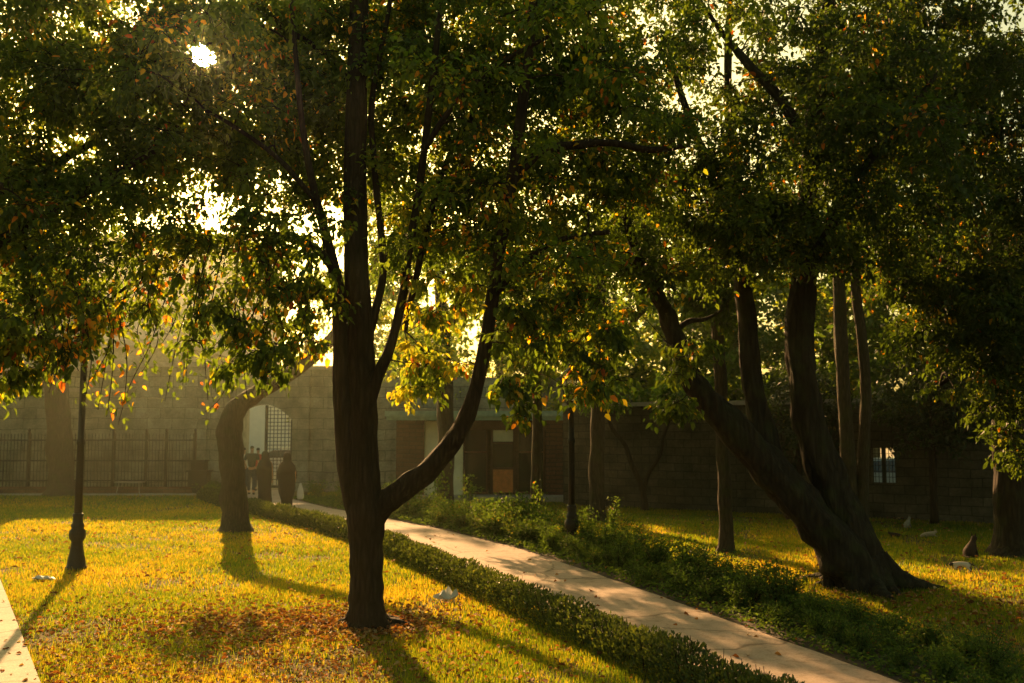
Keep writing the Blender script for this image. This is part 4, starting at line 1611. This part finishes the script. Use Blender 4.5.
def man(loc, H, rz, label, shirt, trousers, stride=.1, hairm=None):
    r = empty('person', loc, label, 'person', rz=rz)
    pts, E = body_pts(H, stride)
    skin_obj('body', pts, E, M_skin, r)
    k = H / 1.72
    sp = [(0, 0, .93, .150, .115), (0, 0, 1.15, .142, .108), (0, .01, 1.36, .17, .12), (0, .015, 1.45, .10),
          (-.19, .01, 1.40, .07), (-.235, -.025, 1.20, .058), (.19, .01, 1.40, .07), (.235, -.035, 1.20, .058)]
    skin_obj('shirt', [tuple(c * k for c in p) for p in sp], [(0, 1), (1, 2), (2, 3), (2, 4), (4, 5), (2, 6), (6, 7)], shirt, r)
    s_ = stride
    tp = [(0, 0, .98, .142, .112), (-.09, 0, .86, .10), (-.10, s_ * .6, .50, .075), (-.10, s_, .12, .062), (.09, 0, .86, .10), (.10, -s_ * .2, .50, .075), (.10, -s_, .14, .062)]
    skin_obj('trousers', [tuple(c * k for c in p) for p in tp], [(0, 1), (1, 2), (2, 3), (0, 4), (4, 5), (5, 6)], trousers, r)
    hp = [(0, .0, 1.60, .07, .07), (0, .01, 1.67, .083, .088), (0, .03, 1.715, .05, .06)]
    skin_obj('hair', [tuple(c * k for c in p) for p in hp], [(0, 1), (1, 2)], hairm or M_hair, r)
    for sx, yy_ in ((-.10, s_), (.10, -s_)):
        skin_obj('shoe', [tuple(c * k for c in p) for p in ((sx, yy_ - .03, .05, .05), (sx, yy_ + .09, .04, .045), (sx, yy_ + .18, .03, .035))], [(0, 1), (1, 2)], M_shoe, r, 1)
    add_fingers(r, k, [(-.18, .17, .88, -1), (.23, .06, .81, 1)])
    return r


def robed(loc, H, rz, label, stride=.1, wide=1.0, hem=.2):
    r = empty('person', loc, label, 'person', rz=rz)
    pts, E = body_pts(H, stride)
    skin_obj('body', pts, E, M_skin, r)
    k = H / 1.72
    w = wide
    secs = [(.06, .02, 0, hem * .9, .15), (.12, .02, 0, hem, .17), (.35, .01, 0, .6 * hem + .075, .18), (.6, 0, 0, .215 * w, .19), (.85, 0, 0, .232 * w, .19), (1.05, 0, 0, .24 * w, .185),
            (1.22, 0, 0, .245 * w, .175), (1.36, 0, .0, .215 * w, .155), (1.44, 0, .01, .17, .13), (1.50, 0, .02, .11, .11)]
    mb = loft([(z * k, cx * k, cy * k, rx * k, ry * k) for z, cx, cy, rx, ry in secs], 28)
    # folds
    vv = []
    for (x, y, z) in mb.v:
        a = math.atan2(y, x)
        f_ = 1 + (.045 * math.sin(a * 7 + z * 2) + .03 * math.sin(a * 11 - z * 3)) * max(0, 1.3 * k - z) / 1.3
        vv.append((x * f_, y * f_, z))
    mb.v = vv
    mb.build('robe', M_black_cloth, r, world=False, smooth=True)
    secs = [(1.12, 0, -.01, .235 * w, .18), (1.25, 0, -.01, .24, .178), (1.35, 0, 0, .225, .16), (1.42, 0, .01, .178, .14), (1.48, 0, .02, .128, .125), (1.54, 0, .025, .118, .125), (1.61, 0, .03, .123, .135), (1.67, 0, .03, .115, .125), (1.72, 0, .03, .088, .095), (1.75, 0, .03, .045, .05)]
    loft([(z * k, cx * k, cy * k, rx * k, ry * k) for z, cx, cy, rx, ry in secs], 24).build('headscarf', M_black_cloth, r, world=False, smooth=True)
    for sd in (-1, 1):
        skin_obj('sleeve', [tuple(c * k for c in p) for p in ((sd * .16, 0, 1.33, .085), (sd * .225 * w, -.02, 1.10, .072), (sd * .21 * w, .08, .93, .062))], [(0, 1), (1, 2)], M_black_cloth, r, 1)
    for sx, yy_ in ((-.10, stride), (.10, -stride)):
        skin_obj('shoe', [tuple(c * k for c in p) for p in ((sx, yy_ - .03, .045, .045), (sx, yy_ + .09, .035, .04), (sx, yy_ + .17, .03, .03))], [(0, 1), (1, 2)], M_shoe, r, 1)
    add_fingers(r, k, [(-.18, .17, .88, -1), (.23, .06, .81, 1)])
    return r


q = G(286, 514)
W2 = robed((q.x, q.y, .045), 1.62, R(10), 'person in long black robe and headscarf carrying a white bag, right of the pair', wide=1.08, hem=.15)
q = G(264, 507)
robed((q.x, q.y, .045), 1.60, R(5), 'person in long black robe walking between the trunk and the bag carrier', wide=1.0, stride=.06, hem=.22)
q = G(251, 496)
man((q.x, q.y, .045), 1.70, R(4), 'person in dark shirt and grey trousers walking towards the gateway', M_shirt, M_trouser)
q = P(244, 452, 36.6)
man((q.x, 36.6, .045), 1.62, R(0), 'person in a white top half hidden behind the bent trunk', M_white_cloth, M_trouser)
q = P(258, 452, 37.3)
man((q.x, 37.3, .045), 1.60, R(0), 'person in a red top farthest off inside the gateway', M_red_cloth, M_trouser)
# carried bag
q = G(286, 514)
mb = MB()
bx, by = q.x + .37, q.y + .06
vs = []
prof = [(.05, .07, .40), (.10, .10, .45), (.11, .095, .58), (.085, .07, .70), (.03, .02, .84)]
mb.lathe([(p[1], p[2]) for p in prof], 14, (bx, by, 0), 1.0, .45)
mb.v = [(x + .012 * noise.noise(Vector((x * 14, y * 14, z * 14))), y + .02 * noise.noise(Vector((x * 14, y * 14, z * 14 + 5))), z) for x, y, z in mb.v]
bg_ = mb.build('carrier_bag', M_bag, smooth=True)
setp(bg_, 'white carrier bag hanging at the side of the robed walker', 'bag')


# ------------------------------------------------------------------ cats
M_cat_dark = simple_mat('cat_dark', (.045, .022, .014), .9, nscale=25, namt=.4)
M_cat_white = simple_mat('cat_white', (.36, .27, .18), .9, nscale=18, namt=.15)
M_cat_grey = simple_mat('cat_grey', (.22, .20, .16), .9, nscale=25, namt=.5)


def patch_mat():
    m, nt, out = new_mat('cat_patched')
    n = noise_tex(nt, 7, 1, .3, objcoord(nt))
    c = ramp(nt, n, [(.50, (.62, .52, .42)), (.54, (.05, .04, .035))])
    principled(nt, out, c, .9)
    return m


M_cat_patch = patch_mat()


def cat(loc, rz, pose, mat, label, s=1.0):
    r = empty('cat', loc, label, 'cat', rz=rz)
    r.scale = (s, s, s)
    if pose == 'sit':
        pts = [(0, -.06, .085, .10, .095), (0, -.03, .15, .09, .085), (0, .015, .215, .06, .055), (0, .045, .265, .034), (0, .068, .315, .064, .06), (0, .118, .303, .028),
               (-.05, .08, .02, .02), (-.035, .055, .12, .024), (.05, .08, .02, .02), (.035, .055, .12, .024), (-.075, .02, .025, .028), (-.065, -.06, .06, .05), (.075, .02, .025, .028), (.065, -.06, .06, .05),
               (.02, -.15, .03, .018), (.09, -.18, .02, .015), (.15, -.12, .02, .011)]
        E = [(0, 1), (1, 2), (2, 3), (3, 4), (4, 5), (2, 7), (7, 6), (2, 9), (9, 8), (0, 11), (11, 10), (0, 13), (13, 12), (0, 14), (14, 15), (15, 16)]
        head = (0, .068, .318)
    elif pose == 'stand':
        pts = [(0, -.14, .20, .06), (0, 0, .195, .062, .06), (0, .12, .205, .055), (0, .18, .20, .036), (0, .225, .185, .045, .04), (0, .265, .172, .022),
               (-.04, .13, .11, .024), (-.04, .14, .015, .018), (.04, .11, .11, .024), (.04, .09, .015, .018), (-.045, -.11, .13, .038), (-.045, -.17, .075, .02), (-.045, -.14, .012, .018),
               (.045, -.14, .13, .038), (.045, -.20, .075, .02), (.045, -.18, .012, .018), (0, -.2, .21, .018), (.01, -.28, .15, .014), (.02, -.33, .10, .010)]
        E = [(0, 1), (1, 2), (2, 3), (3, 4), (4, 5), (2, 6), (6, 7), (2, 8), (8, 9), (0, 10), (10, 11), (11, 12), (0, 13), (13, 14), (14, 15), (0, 16), (16, 17), (17, 18)]
        head = (0, .225, .185)
    else:
        pts = [(0, -.12, .07, .075, .06), (0, 0, .075, .075, .065), (0, .12, .085, .06), (0, .17, .11, .036), (0, .205, .13, .045, .04), (0, .245, .12, .022),
               (-.05, .17, .03, .02), (-.05, .25, .018, .017), (.05, .16, .03, .02), (.05, .23, .018, .017), (-.08, -.04, .03, .024), (.08, -.06, .035, .026), (.04, -.22, .025, .016), (.12, -.24, .02, .012)]
        E = [(0, 1), (1, 2), (2, 3), (3, 4), (4, 5), (2, 6), (6, 7), (2, 8), (8, 9), (0, 10), (0, 11), (0, 12), (12, 13)]
        head = (0, .205, .13)
    skin_obj('body', pts, E, mat, r)
    for sd in (-1, 1):
        hx, hy, hz = head
        mb = MB()
        mb.add([(hx + sd * .012, hy - .008, hz + .032), (hx + sd * .046, hy - .008, hz + .022), (hx + sd * .028, hy + .012, hz + .028), (hx + sd * .037, hy - .004, hz + .078)],
               [(0, 1, 3), (1, 2, 3), (2, 0, 3), (0, 2, 1)])
        mb.build('ear', mat, r, world=False)
    return r


cat(G(972, 558), R(-60), 'sit', M_cat_dark, 'dark brown cat sitting upright on the lawn', 1.15)
cat(G(962, 573), R(70), 'stand', M_cat_patch, 'white cat with dark patches walking in the sunlit strip', .72)
cat(G(908, 528), R(-70), 'sit', M_cat_grey, 'small grey cat sitting farthest off near the old wall', .75)
cat(G(928, 537), R(-85), 'lie', M_cat_white, 'pale cat lying stretched out on the shaded lawn', .85)
cat(G(896, 537), R(80), 'lie', M_cat_dark, 'small dark cat lying flat behind the big roots', .7)

# litter: crumpled white bag by the hedge, and white paper by the lamp
def crumple(name, loc, sx, sy, sz, label, cat_, seed=1):
    mb = MB()
    prof = [(.2, 0), (.8, .05), (1, .3), (.85, .6), (.5, .85), (.1, 1)]
    mb.lathe(prof, 22)
    o_ = Vector((seed * 7, 0, 0))
    mb.v = [(x * sx * (1 + .7 * noise.noise(Vector((x, y, z)) * 1.7 + o_)), y * sy * (1 + .6 * noise.noise(Vector((x, y, z)) * 2.3 + o_)),
             z * sz * max(.12, .55 + 1.3 * noise.noise(Vector((x * 1.6, y * 1.6, 3 + seed))))) for x, y, z in mb.v]
    o = mb.build(name, M_bag, world=False)
    o.location = loc
    setp(o, label, cat_)


q = G(446, 601)
crumple('plastic_bag', (q.x, q.y, .03), .14, .09, .17, 'crumpled white plastic bag lying against the low hedge', 'litter', 1)
q = G(43, 581)
crumple('paper_scrap', (q.x, q.y, .03), .17, .10, .06, 'flat white scrap of paper on the grass left of the lamp foot', 'litter', 3)

# ------------------------------------------------------------------ air
HAZE = .0007
if HAZE:
    m = bpy.data.materials.new('haze_air')
    m.use_nodes = True
    nt = m.node_tree
    nt.nodes.clear()
    out = nt.nodes.new('ShaderNodeOutputMaterial')
    v = nt.nodes.new('ShaderNodeVolumePrincipled')
    v.inputs['Color'].default_value = (.88, .98, .68, 1)
    v.inputs['Density'].default_value = HAZE
    v.inputs['Anisotropy'].default_value = .88
    nt.links.new(v.outputs[0], out.inputs['Volume'])
    mb = MB()
    mb.box((-1000, -100, -1.2), (1000, 1000, 16))
    o = mb.build('haze', m)
    setp(o, kind='stuff')

# ------------------------------------------------------------------ render settings
sc.render.engine = 'CYCLES'
cy = sc.cycles
cy.max_bounces = 6
cy.diffuse_bounces = 4
cy.glossy_bounces = 2
cy.transmission_bounces = 4
cy.volume_bounces = 1
cy.transparent_max_bounces = 6
cy.use_denoising = True
cy.sample_clamp_indirect = 4
cy.caustics_reflective = False
cy.caustics_refractive = False
sc.view_settings.view_transform = 'Standard'
sc.view_settings.look = 'None'
sc.view_settings.exposure = 1.5
sc.view_settings.gamma = 1
